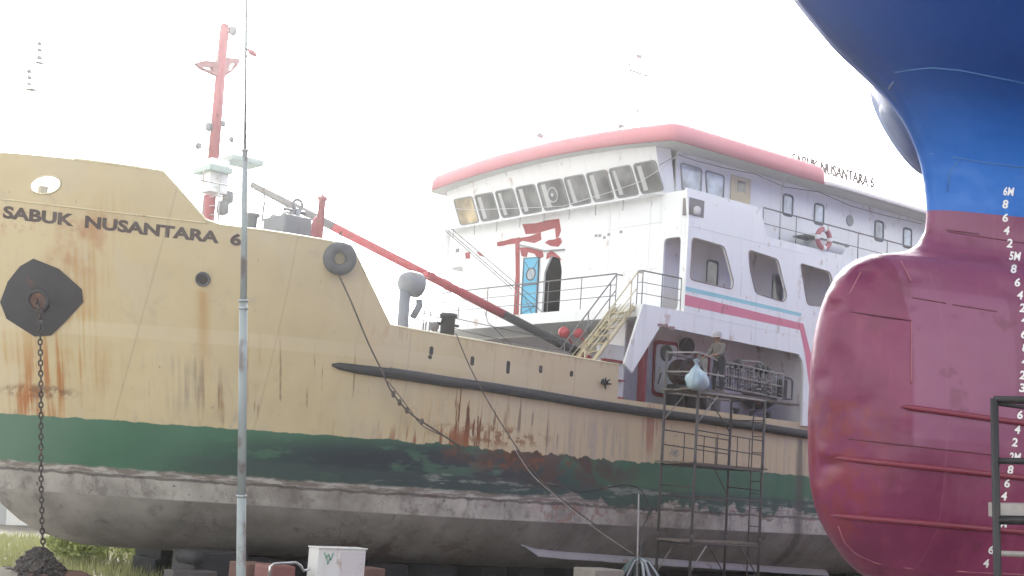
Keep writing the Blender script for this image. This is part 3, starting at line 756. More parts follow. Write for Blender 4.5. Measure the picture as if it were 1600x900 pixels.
# winch and deck gear in the open passage
cw = YP(1070, 582, 5.1)
b = MB(); b.lathe([(.40, -.35), (.40, -.28), (.24, -.27), (.22, .25), (.40, .26), (.41, .34), (.33, .36), (.31, .30), (.12, .3), (.10, .42), (.0, .42)], cw, (.25, 1, -.05), 26, False); W = b.build('mooring_winch', 'rust_drum', S)
b = MB(); b.torus(cw + Vector((.08, .36, 0)), (.25, 1, -.05), .38, .04, 28, 8); b.build('drum_rim', 'black', W)
b = MB(); b.box((cw.x - .45, cw.y - .4, -2.93), (cw.x + .35, cw.y + .4, cw.z - .38), .04); b.box((cw.x - .8, cw.y - .3, -2.93), (cw.x - .55, cw.y + .1, -1.7), .03); b.build('winch_bed', 'black', W)
b = MB()
for px in (1060, 1078, 1094):
    c = YP(px, 615, 5.5); b.lathe([(.2, 0), (.2, .75), (.26, .78), (.26, .86), (.0, .88)], (c.x, c.y, -2.93), (0, 0, 1), 16, False)
b.build('mooring_bitts', 'black', S)
c = YP(1172, 622, 5.5)
b = MB(); b.lathe([(.0, 0), (.22, .1), (.36, .5), (.34, .9), (.2, 1.2), (.0, 1.25)], (c.x + .3, 5.5, c.z), (-1, .1, .05), 16, False); b.build('black_float', 'black', S)
b = MB(); b.box((YP(1115, 620, 5).x, 4.9, -2.93), (YP(1165, 620, 5).x, 5.3, -1.72), .03); b.build('mauve_casing', paint('mauve grey casing', (.34, .32, .36), .6, .15, .1), S)
b = MB()
for k in range(3):
    c = YP(1150 + k * 25, 650 + k * 5, 5.6); b.lathe([(.09, 0), (.09, .35), (.14, .37), (.14, .42), (0, .43)], (c.x, 5.6, -2.93), (0, 0, 1), 12, False)
b.build('small_bitts', 'frame_dark', S)
b = MB(); c = YP(1205, 625, 5.9); b.torus((c.x, c.y, c.z), (0, 1, .1), .22, .025, 20, 6, (.5, 1.3)); b.build('hanging_hose', 'wire', S)
# pale sill plate aft of the passage
# ------------------------------------------------------------------ wheelhouse
def camb(y): return .34 * (1 - (y / 6.28) ** 2)
def wf(y, z):           # leaning front of the wheelhouse
    return Vector((.06 + (z - 3.72) * .30, y, z))
b = MB()
b.prism([[(-5.75, 3.70), (4.95, 3.70)] + [(y, 5.0 + camb(y)) for y in np.linspace(4.95, -5.75, 14)]], lambda a, c, wd: wf(a, c) + Vector((wd, 0, 0)), -.08, 0)
wl = b.build('wheelhouse_front', 'white', S)
b = MB(); b.poly([wf(4.95, 3.70), wf(4.95, 5.1), (.0, 5.12, 5.1), (-.30, 5.12, 3.70)]); b.box((-.3, 5.04, 2.85), (-24, 5.12, 5.1)); b.box((-.3, -5.83, 2.85), (-24, -5.75, 5.04)); wsd = b.build('wheelhouse_side', 'white', S)
fpx = [(715, 746, 313, 350, 'glass_warm'), (748, 778, 307, 345, 'glass'), (780, 810, 300, 341, 'glass'), (812, 844, 294, 336, 'glass'), (846, 887, 286, 330, 'glass'), (888, 921, 280, 322, 'glass'), (923, 957, 272, 316, 'glass'), (959, 995, 265, 308, 'glass'), (997, 1034, 258, 301, 'glass')]
nf = Vector((1, 0, -.30)).normalized()
for (l, r_, t, bt, g) in fpx:
    ym = (t + bt) / 2; sk = 4
    ys = [AX(l + 1, ym, .2).y, AX(r_ - 1, ym, .2).y]
    cs = [wf(ys[0] - .12, 4.74), wf(ys[1] - .12, 4.74), wf(ys[1] + .06, 3.80), wf(ys[0] + .06, 3.80)]
    wn = window(wl, cs, nf, 'frame_grey', g, .042, .14)
    if g == 'glass':
        q = [cs[0].lerp(cs[1], .14), cs[0].lerp(cs[1], .30 + random.uniform(-.06, .06)), cs[3].lerp(cs[2], .34), cs[3].lerp(cs[2], .14)]; q = [q[0].lerp(q[3], .1), q[1].lerp(q[2], .1), q[2].lerp(q[1], .1), q[3].lerp(q[0], .1)]
        b = MB(); b.poly([p + nf * .013 for p in q]); b.build('curtain', 'curtain', wn)
    if l == 846:
        c = sum(cs, Vector()) / 4 + nf * .03; b = MB(); b.torus(c, nf, .24, .022, 24, 6); b.lathe([(.06, 0), (.06, .03)], c, nf, 12); b.build('clear_view_screen', 'white_rail', wn)
b = MB(); b.poly([wf(-5.75, 3.695), wf(4.95, 3.695), (.45, 4.95, 3.66), (.45, -5.75, 3.66)]); b.poly([(.45, -5.75, 3.66), (.45, 4.3, 3.66), (.45, 4.3, 3.62), (.45, -5.75, 3.62)]); b.build('window_ledge', 'white', wl)
railing(wl, [(.42, -5.2, 3.28), (.42, 3.6, 3.28)], .36, (), 1.25, .014, 'frame_grey', pr=.012)
for (x0, x1, zt, zb) in [(-.42, -1.40, 4.78, 3.9), (-1.52, -2.42, 4.76, 3.9)]:
    window(wsd, [(x0, 5.12, zt), (x1, 5.12, zt - .02), (x1, 5.12, zb), (x0 - .14, 5.12, zb)], (0, 1, 0), 'frame_grey', 'glass_blue', .05, .12)
b = MB(); b.prism([[(-2.72, 2.9), (-3.62, 2.9), (-3.62, 4.84), (-2.72, 4.84)]], side(5.12), .003, .05); dr = b.build('wing_door', 'cream', wsd)
b = MB(); b.box((-3.0, 5.172, 4.35), (-3.36, 5.18, 4.7)); b.build('door_pane', 'glass', dr)
for xc, zc in [(-5.5, 4.36), (-7.1, 4.34), (-10.4, 4.33), (-12.05, 4.35), (-15, 4.35), (-18, 4.35)]:
    window(wsd, [(xc + .26, 5.12, zc + .36), (xc - .26, 5.12, zc + .36), (xc - .26, 5.12, zc - .38), (xc + .26, 5.12, zc - .38)], (0, 1, 0), 'frame_dark', 'glass_blue', .06, .14)
b = MB(); b.lathe([(.19, 0), (.19, .03), (.15, .03)], (-8.75, 5.12, 4.40), (0, 1, 0), 20); b.build('round_port', 'lamp', wsd)
# roof: rounded, cambered
def roof(x0, x1, yh, zb, mat, name, topz):
    b = MB(); rings = []
    for (ins, z) in ((0, zb), (.0, zb + topz * .5), (.06, zb + topz * .78), (.22, zb + topz * .95), (.6, zb + topz * 1.02), (2.2, zb + topz * 1.1)):
        rr = max(.12, .55 - ins * .2)
        loop = rounded([(x0 - ins, -yh + ins, z), (x0 - ins, yh - ins, z), (x1, yh - ins, z), (x1, -yh + ins, z)], rr, 5)
        dn = []
        for p, q in zip(loop, loop[1:] + loop[:1]):
            n_ = 24 if abs(p.y - q.y) > 3 else 1; dn += [p.lerp(q, k / n_) for k in range(n_)]
        rings.append([b.bm.verts.new(p + Vector((0, 0, camb(p.y)))) for p in dn])
    for A, B in zip(rings, rings[1:]):
        for k in range(len(A)):
            f = b.bm.faces.new((A[k], A[(k + 1) % len(A)], B[(k + 1) % len(A)], B[k])); f.smooth = True
    N = len(rings[-1])                       # close the crown with strips across the ship
    for ring in (rings[-1], rings[0]):
        fr_ = sorted([v for v in ring if v.co.x > (x0 + x1) / 2], key=lambda v: v.co.y); bk_ = sorted([v for v in ring if v.co.x <= (x0 + x1) / 2], key=lambda v: v.co.y)
        k = 0; j = 0
        while k < len(fr_) - 1 or j < len(bk_) - 1:
            if j >= len(bk_) - 1 or (k < len(fr_) - 1 and fr_[k + 1].co.y <= bk_[j + 1].co.y): t = (fr_[k], fr_[k + 1], bk_[j]); k += 1
            else: t = (fr_[k], bk_[j + 1], bk_[j]); j += 1
            try: b.bm.faces.new(t)
            except ValueError: pass
    return b.build(name, mat, S)
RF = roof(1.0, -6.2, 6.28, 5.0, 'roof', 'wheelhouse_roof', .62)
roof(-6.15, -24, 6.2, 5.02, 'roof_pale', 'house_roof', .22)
b = MB()
ys_ = list(np.linspace(-6.2, 6.2, 25))
for ya, yb_ in zip(ys_, ys_[1:]): b.poly([(.95, ya, 4.985 + camb(ya)), (.95, yb_, 4.985 + camb(yb_)), (-24, yb_, 5.0 + camb(yb_)), (-24, ya, 5.0 + camb(ya))])
b.build('roof_soffit', 'soffit', RF, smooth=True)
# roof lamps and fittings
for (px, py, s_) in [(738, 258, .9), (882, 219, 1.0), (972, 200, 1.3), (845, 213, .8)]:
    p = AX(px, py, .2); b = MB(); b.tube((p.x, p.y, 5.4), (p.x, p.y, p.z), .025 * s_); b.lathe([(.05, -.1), (.09, -.05), (.10, .1), (.07, .14)], p + Vector((0, 0, .02)), (1, .1, 0), 12); b.build('search_light', 'lamp', RF)
# radar mast and aerials over the wheelhouse
p0 = AY(995, 190, 0); b = MB()
b.tube((p0.x, 0, 5.4), (p0.x, 0, 9.9), .03, .022); RM = b.build('radar_mast', 'lamp', RF)
for (qa, qb, rr) in [((982, 109), (1012, 119), .045), ((982, 177), (1014, 171), .03), ((987, 169), (1012, 177), .025)]:
    A_, B_ = AY(*qa, 0), AY(*qb, 0); MB().tube(A_, B_, rr).build('aerial_arm', 'lamp', RM)
for q, s_ in [((999, 88), .13), ((984, 101), .06)]:
    c = AY(*q, 0); b = MB(); b.lathe([(.3 * s_, -s_ * .6), (s_, -.3 * s_), (s_, .3 * s_), (.2 * s_, s_ * .7)], c, (0, 0, 1), 12); b.build('radar_head', 'lamp', RM)
# rooftop name board letters on a light frame
yb = 3.0; c0 = AY(1238, 256, yb); c1 = AY(1366, 294, yb); t0 = AY(1238, 238, yb)
hgt = (t0 - c0).length
def rl(u, v): return c0.lerp(c1, u) + Vector((0, 0, v * hgt))
b = text_mesh('SABUK NUSANTARA 6', rl, .015)
ext = bmesh.ops.extrude_face_region(b.bm, geom=b.bm.faces[:]); bmesh.ops.translate(b.bm, verts=[v for v in ext['geom'] if isinstance(v, bmesh.types.BMVert)], vec=(0, -.04, 0))
b.build('roof_name', 'letters', RF)
b = MB()
for k in range(7):
    p = c0.lerp(c1, k / 6); b.tube((p.x, yb - .06, 5.2), (p.x, yb - .06, p.z + hgt), .012, n=4)
b.path([c0 + Vector((0, -.06, 0)), c1 + Vector((0, -.06, 0))], .012, 4); b.build('name_frame', 'lamp', RF)
b = MB(); p = AY(1300, 283, 4); b.lathe([(.1, -.2), (.25, -.1), (.28, .1), (.12, .2)], (p.x, 4, 5.55), (0, 0, 1), 14); b.build('roof_vent', 'roof_pale', RF)
# weld seams of the front and side plating
for p, q in [((.004, -5.9, 2.86), (.004, 4.9, 2.86)), ((.004, -5.9, 1.45), (.004, -1.7, 1.45)), ((.004, .6, 1.45), (.004, 4.9, 1.45)), ((.004, -3.3, .1), (.004, -3.3, 3.7)), ((.004, 2.6, .1), (.004, 2.6, 3.7)), ((.004, 4.4, .1), (.004, 4.4, 3.7))]:
    MB().path([p, q], .007, 5).build('weld_seam', 'white', FW)
for p, q in [((.0, 6.082, 2.62), (-5.5, 6.082, 2.62)), ((.0, 6.082, .02), (-5.2, 6.082, -.06)), ((-2.35, 6.082, 2.85), (-2.35, 6.082, .82)), ((-2.9, 6.082, .1), (-2.9, 6.082, -.5))]:
    MB().path([p, q], .007, 5).build('weld_seam', 'white', sp)
# wing side light recess: its dark shade painted on a proud box
b = MB(); b.box((.072, 5.82, 2.95), (-.56, 6.092, 3.47)); sb = b.build('sidelight_box', paint('recess shade grey', (.20, .19, .19), .6, .3, .2), S)
b = MB(); b.lathe([(.09, 0), (.12, .06), (.12, .2), (.06, .26)], (-.22, 6.12, 2.98), (0, 0, 1), 12); b.build('side_lamp', 'white_rail', sb)
# upper deck gear
railing(S, [(-3.3, 6.02, 2.87), (-24, 6.02, 2.87)], .90, (.45,), 1.6, .024, 'grey_rail')
b = MB(); b.tube((-4.6, 5.6, 2.86), (-4.6, 5.6, 4.7), .03); b.path([(-4.6, 5.6, 4.7), (-4.65, 5.75, 5.0), (-4.8, 6.0, 5.15), (-5.2, 6.2, 5.2)], .025, 6); b.build('davit_pipe', 'white_rail', S)
b = MB()
b.lathe([(.0, -.75), (.28, -.72), (.3, -.6), (.3, .6), (.28, .72), (0, .75)], (-7.0, 5.5, 3.25), (1, 0, 0), 16, False); b.build('raft_canister', 'white', S)
b = MB(); b.box((-5.6, 5.3, 3.28), (-7.9, 5.8, 3.33)); b.build('bench', 'frame_grey', S)
b = MB()
cab = [AY(*q, 5.6) for q in [(1030, 258), (1060, 242), (1090, 252), (1130, 262), (1180, 272), (1225, 292), (1280, 300), (1330, 322), (1380, 336), (1440, 350)]]
b.path(cab, .012, 5); b.build('sagging_cable', 'wire', S)
wr = [wf(5, 4.5)] + [wf(AX(px, 0, .2).y, 0) for px in ()]
cabw = []
for px, py in [(700, 325), (735, 328), (790, 326), (840, 324), (880, 322), (920, 310), (960, 298), (1000, 284), (1035, 262), (1062, 240)]: cabw.append(AX(px, py, .48))
MB().path(cabw, .010, 5).build('sagging_cable', 'white_rail', S)

# passenger deck rails, front door, red primer patches
railing(S, [(1.68, -5.9, .05), (1.68, 4.85, .05)], .98, (.33, .66), 1.5, .022, 'grey_rail')
railing(S, [(1.68, 5.74, .05), (1.68, 5.95, .05), (.12, 5.97, .05)], .98, (.33, .66), .9, .022, 'grey_rail')
cs = [(.004, -1.54, 2.30), (.004, -.76, 2.26), (.004, -.72, .10), (.004, -1.50, .10)]
b = MB(); b.prism([[(p.y, p.z) for p in rounded([Vector(c) for c in cs], .15)]], frontf(.004), 0, .045); bd = b.build('blue_door', 'blue_door', S)
b = MB(); b.torus((.052, -1.12, 1.72), (1, 0, 0), .20, .025, 24, 6, (1, 1.15))
b.path([Vector((.05, c[1], c[2])) for c in cs], .03, 6, closed=True)
for zz in (1.36, .62): b.tube((.052, -1.5, zz), (.052, -.76, zz), .018)
for (y0, z0, y1, z1) in [(-1.45, 2.15, -1.25, 1.92), (-1.0, 1.9, -.8, 2.15), (-1.5, .4, -.8, .6), (-1.4, 1.0, -.8, .2)]: b.tube((.052, y0, z0), (.052, y1, z1), .012)
b.build('door_frame', 'frame_dark', bd)
b = MB(); b.lathe([(.19, 0), (.19, .006)], (.05, -1.12, 1.72), (1, 0, 0), 20); b.build('door_port', 'glass_blue', bd)
def patch(px, off=.0):
    cs = [AX(x + random.uniform(-1, 1), y + random.uniform(-1, 1), .0) for x, y in px]
    pp = MB(); pp.prism([[(p.y, p.z) for p in cs]], frontf(.004 + off), 0, .004); pp.build('primer_patch', 'primer', FW)
patch([(817, 350), (838, 348), (856, 344), (874, 341), (876, 360), (873, 373), (869, 373), (868, 357), (850, 361), (838, 364), (822, 366), (820, 358)])
patch([(776, 379), (790, 375), (800, 373), (812, 371), (828, 369), (845, 363), (846, 374), (836, 379), (828, 378), (816, 377), (808, 380), (796, 383), (785, 384), (778, 384)], .002)
patch([(806, 372), (813, 371), (812, 430), (811, 492), (802, 492), (805, 430)], .004)
patch([(813, 386), (830, 388), (848, 391), (850, 402), (842, 404), (836, 396), (826, 394), (824, 402), (816, 400)], .006)
patch([(866, 374), (876, 372), (879, 378), (872, 386), (866, 384), (860, 384), (852, 380), (858, 376)], .008)
patch([(856, 396), (862, 392), (868, 396), (875, 402), (879, 408), (872, 402), (862, 400), (854, 406)], .010)
for q in [[(727, 394), (735, 394), (735, 405), (727, 405)], [(744, 392), (752, 395), (757, 402), (750, 400)]]: patch(q, .003)
b = MB()
for (px, py) in [(698, 395), (715, 391)]:
    p = AX(px, py, 0); b.box((.004, p.y - .1, p.z - .08), (.012, p.y + .1, p.z + .06))
b.build('worn_patch', 'frame_grey', FW)
b = MB(); b.path([AX(*q, .05) for q in [(812, 383), (830, 387), (850, 392), (882, 390)]], .03, 5); b.build('door_rail', 'lamp', FW)
b = MB()
for (px, py) in [(932, 368), (938, 368), (945, 371), (952, 366), (971, 362)]:
    p = AX(px, py, 0); b.box((.004, p.y - .08, p.z - .05), (.008, p.y + .05, p.z + .04))
b.build('chipped_paint', 'lamp', FW)
# stair from the passenger deck to the main deck
ST0, ST1 = Vector((1.76, 5.35, 0)), Vector((3.75, 5.35, -2.4))
b = MB()
for dy in (-.38, .38): b.path([ST0 + Vector((0, dy, -.02)), ST1 + Vector((0, dy, 0))], .07, 4)
stair = b.build('stair', 'cream', S)
for k in range(9):
    p = ST0.lerp(ST1, (k + .7) / 9.6); b = MB(); b.box((p.x - .1, p.y - .36, p.z - .03), (p.x + .12, p.y + .36, p.z)); b.build('tread', 'cream', stair)
for dy in (-.44, .44):
    b = MB(); o = Vector((0, dy, .95)); b.path([ST0 + o + Vector((-.25, 0, .05)), ST0 + o + Vector((-.02, 0, .04)), ST1 + o], .024, 6)
    for t in (.1, .5, .92):
        p = ST0.lerp(ST1, t) + Vector((0, dy, 0)); b.tube(p, p + Vector((0, 0, .95 if t != .5 else .95)), .018)
    p, q = ST0 + Vector((0, dy, .5)), ST1 + Vector((0, dy, .5)); b.tube(p, q, .016)
    b.build('stair_rail', 'grey_rail' if dy < 0 else 'cream', stair)
b = MB()
for k in range(5):
    b.tube(ST0 + Vector((-.0, -.36 + k * .18, .1)), ST0.lerp(ST1, .8) + Vector((0, -.36 + k * .18, .35)), .014, n=5)
b.build('stair_bars', 'cream', stair)
# deck gear visible over the bulwark
def upright(px, py_top, y, zb, r, mat, name, rt_=None, n=12):
    p = AY(px, py_top, y); b = MB(); b.lathe([(r, zb - p.z), (rt_ or r, 0)], p, (0, 0, 1), n); return b.build(name, mat, S), p
# cowl ventilator
vx = AY(632, 470, 3.5); b = MB()
b.lathe([(.16, -3.5), (.16, 0)], (vx.x, 3.5, AY(632, 452, 3.5).z), (0, 0, 1), 16)
CV = b.build('cowl_vent', 'vent', S)
hc = AY(641, 443, 3.5); b = MB(); ax = Vector((-1, -.1, -.05)).normalized()
b.lathe([(.33, .30), (.35, .27), (.35, 0), (.32, -.16), (.23, -.28), (.10, -.34), (0, -.35)], hc, ax, 22, False); b.build('cowl_hood', 'vent', CV)
b = MB(); hb2 = AY(655, 468, 3.5); b.path([hb2, AY(655, 478, 3.5), AY(645, 496, 3.5)], .10, 10); b.build('vent_spout', 'vent', CV)
p = AY(700, 500, 5.2); b = MB(); b.lathe([(.19, -1.7), (.19, .05), (.24, .07), (.24, .16), (.0, .18)], p, (0, 0, 1), 16, False); b.tube(p + Vector((.35, 0, -.12)), p + Vector((-.35, 0, -.12)), .035); b.build('mooring_post', 'black', S)
b = MB()
for (px, py) in [(662, 500), (672, 497), (683, 508), (665, 512)]:
    p = AY(px, py, 5.2); b.tube((p.x, 5.2, -2.9), p + Vector((0, 0, .3)), .02)
p, q = AY(655, 487, 5.2), AY(700, 500, 5.2); b.tube(p, q, .018); p = AY(678, 510, 5.2); b.lathe([(.1, -.1), (.14, 0), (.1, .1)], p, (1, 0, 0), 10)
b.build('fairlead_frame', 'grey_rail', S)
b = MB(); b.box((7.6, -4, -2.9), (2.2, 3.0, -1.75), .05); b.build('cargo_hatch', 'grey_rail', S)
# forecastle gear
b = MB(); p, q = AY(427, 352, 2.5), AY(470, 345, 2.5)
b.box((q.x, 1.9, fz + .01), (p.x, 3.1, q.z), .05)
wnd = b.build('windlass', 'vent', S)
b = MB(); c = AY(440, 344, 2.5); b.lathe([(.18, -.4), (.22, -.3), (.1, -.2), (.1, .2), (.22, .3), (.18, .4)], c, (0, 1, 0), 14); b.build('windlass_drum', 'lamp', wnd)
p = AY(465, 327, 2.5); b = MB(); b.tube((p.x, 2.5, fz), (p.x, 2.5, p.z), .09); b.path([AY(443, 326, 2.5), AY(476, 333, 2.5)], .05, 6); b.path([AY(456, 330, 2.5), AY(463, 345, 2.5)], .035, 6); b.torus(AY(465, 320, 2.5), (0, 1, 0), .14, .045, 18, 6); b.build('boom_crutch', 'vent', S)
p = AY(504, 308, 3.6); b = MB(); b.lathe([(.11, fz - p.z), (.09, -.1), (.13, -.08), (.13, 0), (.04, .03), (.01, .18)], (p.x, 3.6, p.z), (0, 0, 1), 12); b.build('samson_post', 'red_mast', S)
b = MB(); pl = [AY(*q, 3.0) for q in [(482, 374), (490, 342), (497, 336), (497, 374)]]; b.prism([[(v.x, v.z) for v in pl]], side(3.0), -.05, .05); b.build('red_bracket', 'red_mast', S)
b = MB(); p = AY(392, 350, 3); b.lathe([(.14, -.8), (.14, 0), (.2, .03), (.2, .1), (0, .12)], AY(394, 340, 3), (0, 0, 1), 14, False); b.build('mushroom_vent', 'vent', S)
b = MB(); p = AH(71, 290); q = AY(70, 290, p.y - .8); b.box((q.x - .10, q.y - .2, fz), (q.x + .10, q.y, q.z), .02); b.build('bollard', 'lamp', S)
# foremast
MX = 12.45; b = MB()
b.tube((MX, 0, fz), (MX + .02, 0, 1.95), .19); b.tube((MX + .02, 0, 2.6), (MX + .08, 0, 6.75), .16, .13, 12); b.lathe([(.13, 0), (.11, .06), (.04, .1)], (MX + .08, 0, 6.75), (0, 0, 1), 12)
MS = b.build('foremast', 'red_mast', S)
def mp(px, py, y=0.0): return AY(px, py, y)
b = MB()
pl = [mp(*q) for q in [(303, 99), (316, 95), (340, 98), (352, 86), (372, 92), (373, 98), (366, 97), (357, 101), (356, 111), (368, 106), (349, 120), (337, 119), (314, 108)]]
pl = [mp(*q) for q in [(304, 99), (318, 95), (338, 97), (340, 90), (372, 92), (372, 100), (362, 112), (350, 120), (336, 118), (312, 107)]]
ho = [[mp(*q) for q in [(315, 104), (330, 106), (331, 111), (316, 107)]], [mp(*q) for q in [(358, 101), (368, 99), (362, 108), (356, 111)]]]
b.prism([[(v.x, v.z) for v in pl]] + [[(v.x, v.z) for v in h] for h in ho], side(0), -.09, .09); b.build('crosstree', paint('glare paled crosstree', (.42, .22, .22), .5, .2, .2), MS)  # crosstree red paled with the same glare tone as the mast
b = MB(); pl = [mp(318, 300), mp(352, 300), mp(352, 254), mp(318, 258)]
b.box((pl[0].x, -.30, pl[0].z), (pl[2].x, .30, pl[2].z), .02); b.build('mast_house', 'white', MS)
b = MB(); a, c = mp(314, 270), mp(402, 262); b.box((a.x, -.55, a.z + .03), (mp(352, 260).x, .5, a.z + .20), .03); b.box((mp(352, 260).x, -.45, c.z - .02), (c.x, .4, c.z + .16), .05); b.build('mast_platform', 'mint', MS)
b = MB(); b.path([mp(318, 262, .3), mp(318, 340, .3)], .014, 5); b.path([mp(343, 260, .35), mp(341, 345, .35)], .03, 5)
for k in range(5): b.tube(mp(341, 278 + k * 14, .35), mp(327, 280 + k * 14, .2), .012, n=4)
b.build('mast_ladder', 'white_rail', MS)
for (q, s_) in [((364, 48), .11), ((326, 198), .10), ((349, 193), .07), ((310, 228), .08), ((362, 218), .07), ((356, 308), .16), ((348, 325), .17)]:
    c = mp(*q, .1); b = MB(); b.lathe([(.3 * s_, -1.3 * s_), (s_, -.8 * s_), (s_, .9 * s_), (.3 * s_, 1.2 * s_)], c, (0, 0, 1), 12); b.tube(c, Vector((MX + .04, 0, c.z - .05)), .022, n=5); b.build('mast_lamp', 'lamp', MS)
b = MB(); b.path([mp(386, 76), mp(393, 82), mp(400, 87)], [.02, .09, .06], 8); b.tube(mp(386, 78), Vector((MX, 0, mp(386, 78).z)), .012); b.build('flag_roll', 'red_mast', MS)
# derrick boom
P0 = mp(392, 288, .4); P1 = AY(512, 350, 1.6); P2 = AY(660, 428, 2.9); P3 = AY(787, 497, 3.8); P4 = AY(905, 552, 4.6)
P0 = mp(392, 288, .4)
def bl(t): return P0.lerp(P4, t)
def tof(px):
    # parameter along the boom where it crosses image column px
    lo, hi = 0.0, 1.0
    for _ in range(40):
        mi = (lo + hi) / 2; p = MA @ bl(mi) - CAMP; x = 800 + F * p.dot(rt) / p.dot(fw)
        if x < px: lo = mi
        else: hi = mi
    return lo
ta, tb_ = tof(520), tof(787)
BM = MB().path([bl(0), bl(.12), bl(ta)], [.09, .12, .13], 12).build('cargo_boom', 'boom_grey', S)
MB().path([bl(ta), bl(tb_)], [.13, .13], 12).build('boom_red_length', 'boom_red', BM)
MB().path([bl(tb_), bl(.97), bl(1)], [.13, .13, .16], 12).build('boom_black_length', 'black', BM)
b = MB(); e = bl(1); b.torus(e + Vector((-.05, 0, -.05)), (0, 1, 0), .15, .07, 16, 8); b.tube(e, e + Vector((-.35, .1, -.12)), .08); b.build('boom_heel', 'boom_red', BM)
b = MB(); c = AY(671, 430, 2.9); b.box((c.x - .14, c.y - .1, c.z - .08), (c.x + .14, c.y + .1, c.z + .08), .02); b.build('boom_lug', 'boom_red', BM)
b = MB(); e0 = mp(414, 302, .6); pts = [e0 + Vector((random.uniform(-.02, .02), 0, -k * .1)) for k in range(9)]; b.path(pts, .035, 6); b.build('hanging_block', 'lamp', BM)
for q, s_ in [((881, 519), .15), ((904, 521), .14)]:
    c = AY(*q, 4.4); b = MB(); b.lathe([(.0, -.08), (s_, -.07), (s_, .07), (0, .08)], c, (.35, 1, .1), 16, False); b.tube(c, c + Vector((-.3, .05, -.3)), .03); b.build('cargo_block', 'boom_red', BM)
# standing rigging and lifelines
top = Vector((MX + .08, 0, 6.5))
b = MB()
for (q, y) in [((800, 452), 1.5), ((838, 470), 2.2), ((875, 512), 3.2)]:
    e = AY(*q, y); e = AX(*q, .9); b.tube(top, e, .012, n=4)
b.build('stay_wire', 'wire', S)
for pts in [[(0, 229), (12, 236)], [(255, 268), (320, 283), (400, 298)], [(412, 292), (450, 298), (504, 308)]]:
    MB().path([AY(*q, 3.4) for q in pts], .013, 4).build('life_line', 'wire', S)
for pts in [[(660, 486), (760, 508), (870, 532)], [(655, 500), (780, 530), (900, 552)], [(757, 486), (763, 505), (770, 510)], [(770, 510), (800, 540), (845, 552)], [(560, 389), (640, 430)]][:4]:
    MB().path([AY(*q, 4.9) for q in pts], .011, 4).build('lashing_wire', 'wire', S)
# navigation lights on a thin pole on the bow
zp = AY(62, 60, 0)
b = MB(); b.tube((zp.x, 0, fz), (zp.x, 0, zp.z + .1), .022, n=5); c2 = AY(46, 100, 0); b.tube((c2.x, 0, fz), (c2.x, 0, c2.z + .1), .02, n=5); NP = b.build('bow_light_pole', 'white', S)
for (q, s_, kk) in [((62, 68), .07, 1), ((62, 78), .075, 1), ((62, 90), .085, 1), ((62, 98), .12, .3), ((46, 111), .08, 1), ((46, 121), .07, 1), ((46, 131), .06, 1), ((49, 140), .14, .25)]:
    c = AY(*q, 0); b = MB(); b.lathe([(.5 * s_, -.6 * s_ * kk), (s_, -.4 * s_ * kk), (s_ * .8, .2 * s_ * kk), (.4 * s_, .6 * s_ * kk)], c, (0, 0, 1), 12); b.build('bow_light', 'lamp', NP)

# ================================================================== SHIP B
BK = Vector((0, 0, BKEEL))
SB = thing('bulbous_bow_ship', 'freshly painted blue and red ship with bulbous bow close on the right', 'ship', MBW, BK)
def hull_B():
    b = MB(); bm = b.bm
    zs = [12.2, 11.0, 10.0, 9.2, 8.5, 7.9] + BZS
    ss = [0] + [float(q) for q in np.geomspace(.004, 3, 44)] + [3.3 + .45 * i for i in range(62)]
    # dense interpolation along the profile
    ZL, XL = [], []
    for i in range(len(zs) - 1):
        k = 3 if i >= 6 else 2
        for j in range(k): ZL.append(zs[i] + (zs[i + 1] - zs[i]) * j / k)
    ZL.append(zs[-1])
    for sg in (1, -1):
        V = [[bm.verts.new((b_stem(z) - q, sg * b_b(q, z), z)) for q in ss] for z in ZL]
        for A, B in zip(V, V[1:]):
            for k in range(len(ss) - 1): f = bm.faces.new((A[k], A[k + 1], B[k + 1], B[k])); f.smooth = True
        bt = V[-1]
        for k in range(len(ss) - 1):
            a, c = bt[k].co, bt[k + 1].co
            if k: bm.faces.new([bm.verts.new(q) for q in (a, Vector((a.x, 0, a.z)), Vector((c.x, 0, c.z)), c)])
        for A, B in zip(V, V[1:]):
            a, c = A[-1].co, B[-1].co; bm.faces.new([bm.verts.new(q) for q in (a, Vector((a.x, 0, a.z)), Vector((c.x, 0, c.z)), c)])
        for k in range(len(ss) - 1):
            if k:
                a, c = V[0][k].co.copy(), V[0][k + 1].co.copy(); a.z -= 1.0; c.z -= 1.0
                bm.faces.new([bm.verts.new(q) for q in (a, Vector((a.x, 0, a.z)), Vector((c.x, 0, c.z)), c)])
    # dents of the bulb nose
    def dent(px, py, rad, dep, d=None, sq=1.0):
        c = BH(px, py); dv = Vector(d).normalized() if d else -(MBi.to_3x3() @ (-ray(px, py)).normalized())
        for v in bm.verts:
            q = v.co - c; q.z *= sq; d_ = q.length
            if d_ < rad: v.co += dv * dep * (1 - (d_ / rad) ** 2) ** 2
    inw = (-1, -.75, 0)
    dent(1352, 427, .22, .07); dent(1306, 478, .22, .13, inw, 2.2); dent(1298, 462, .2, -.05, inw, 1.6); dent(1300, 726, .26, .13, inw, 2.6); dent(1284, 706, .22, -.04, inw, 2.0)
    dent(1282, 735, .3, .05, inw); dent(1285, 590, .25, .05, inw, 1.5); dent(1310, 560, .35, .04); dent(1425, 432, .16, .06); dent(1380, 520, .5, .035); dent(1470, 560, .5, .035); dent(1400, 650, .6, .03); dent(1350, 640, .3, .03); dent(1500, 430, .5, .03)
    bmesh.ops.remove_doubles(bm, verts=bm.verts[:], dist=.0012)
    return b.build('hull', 'hullB', SB)
HB = hull_B()
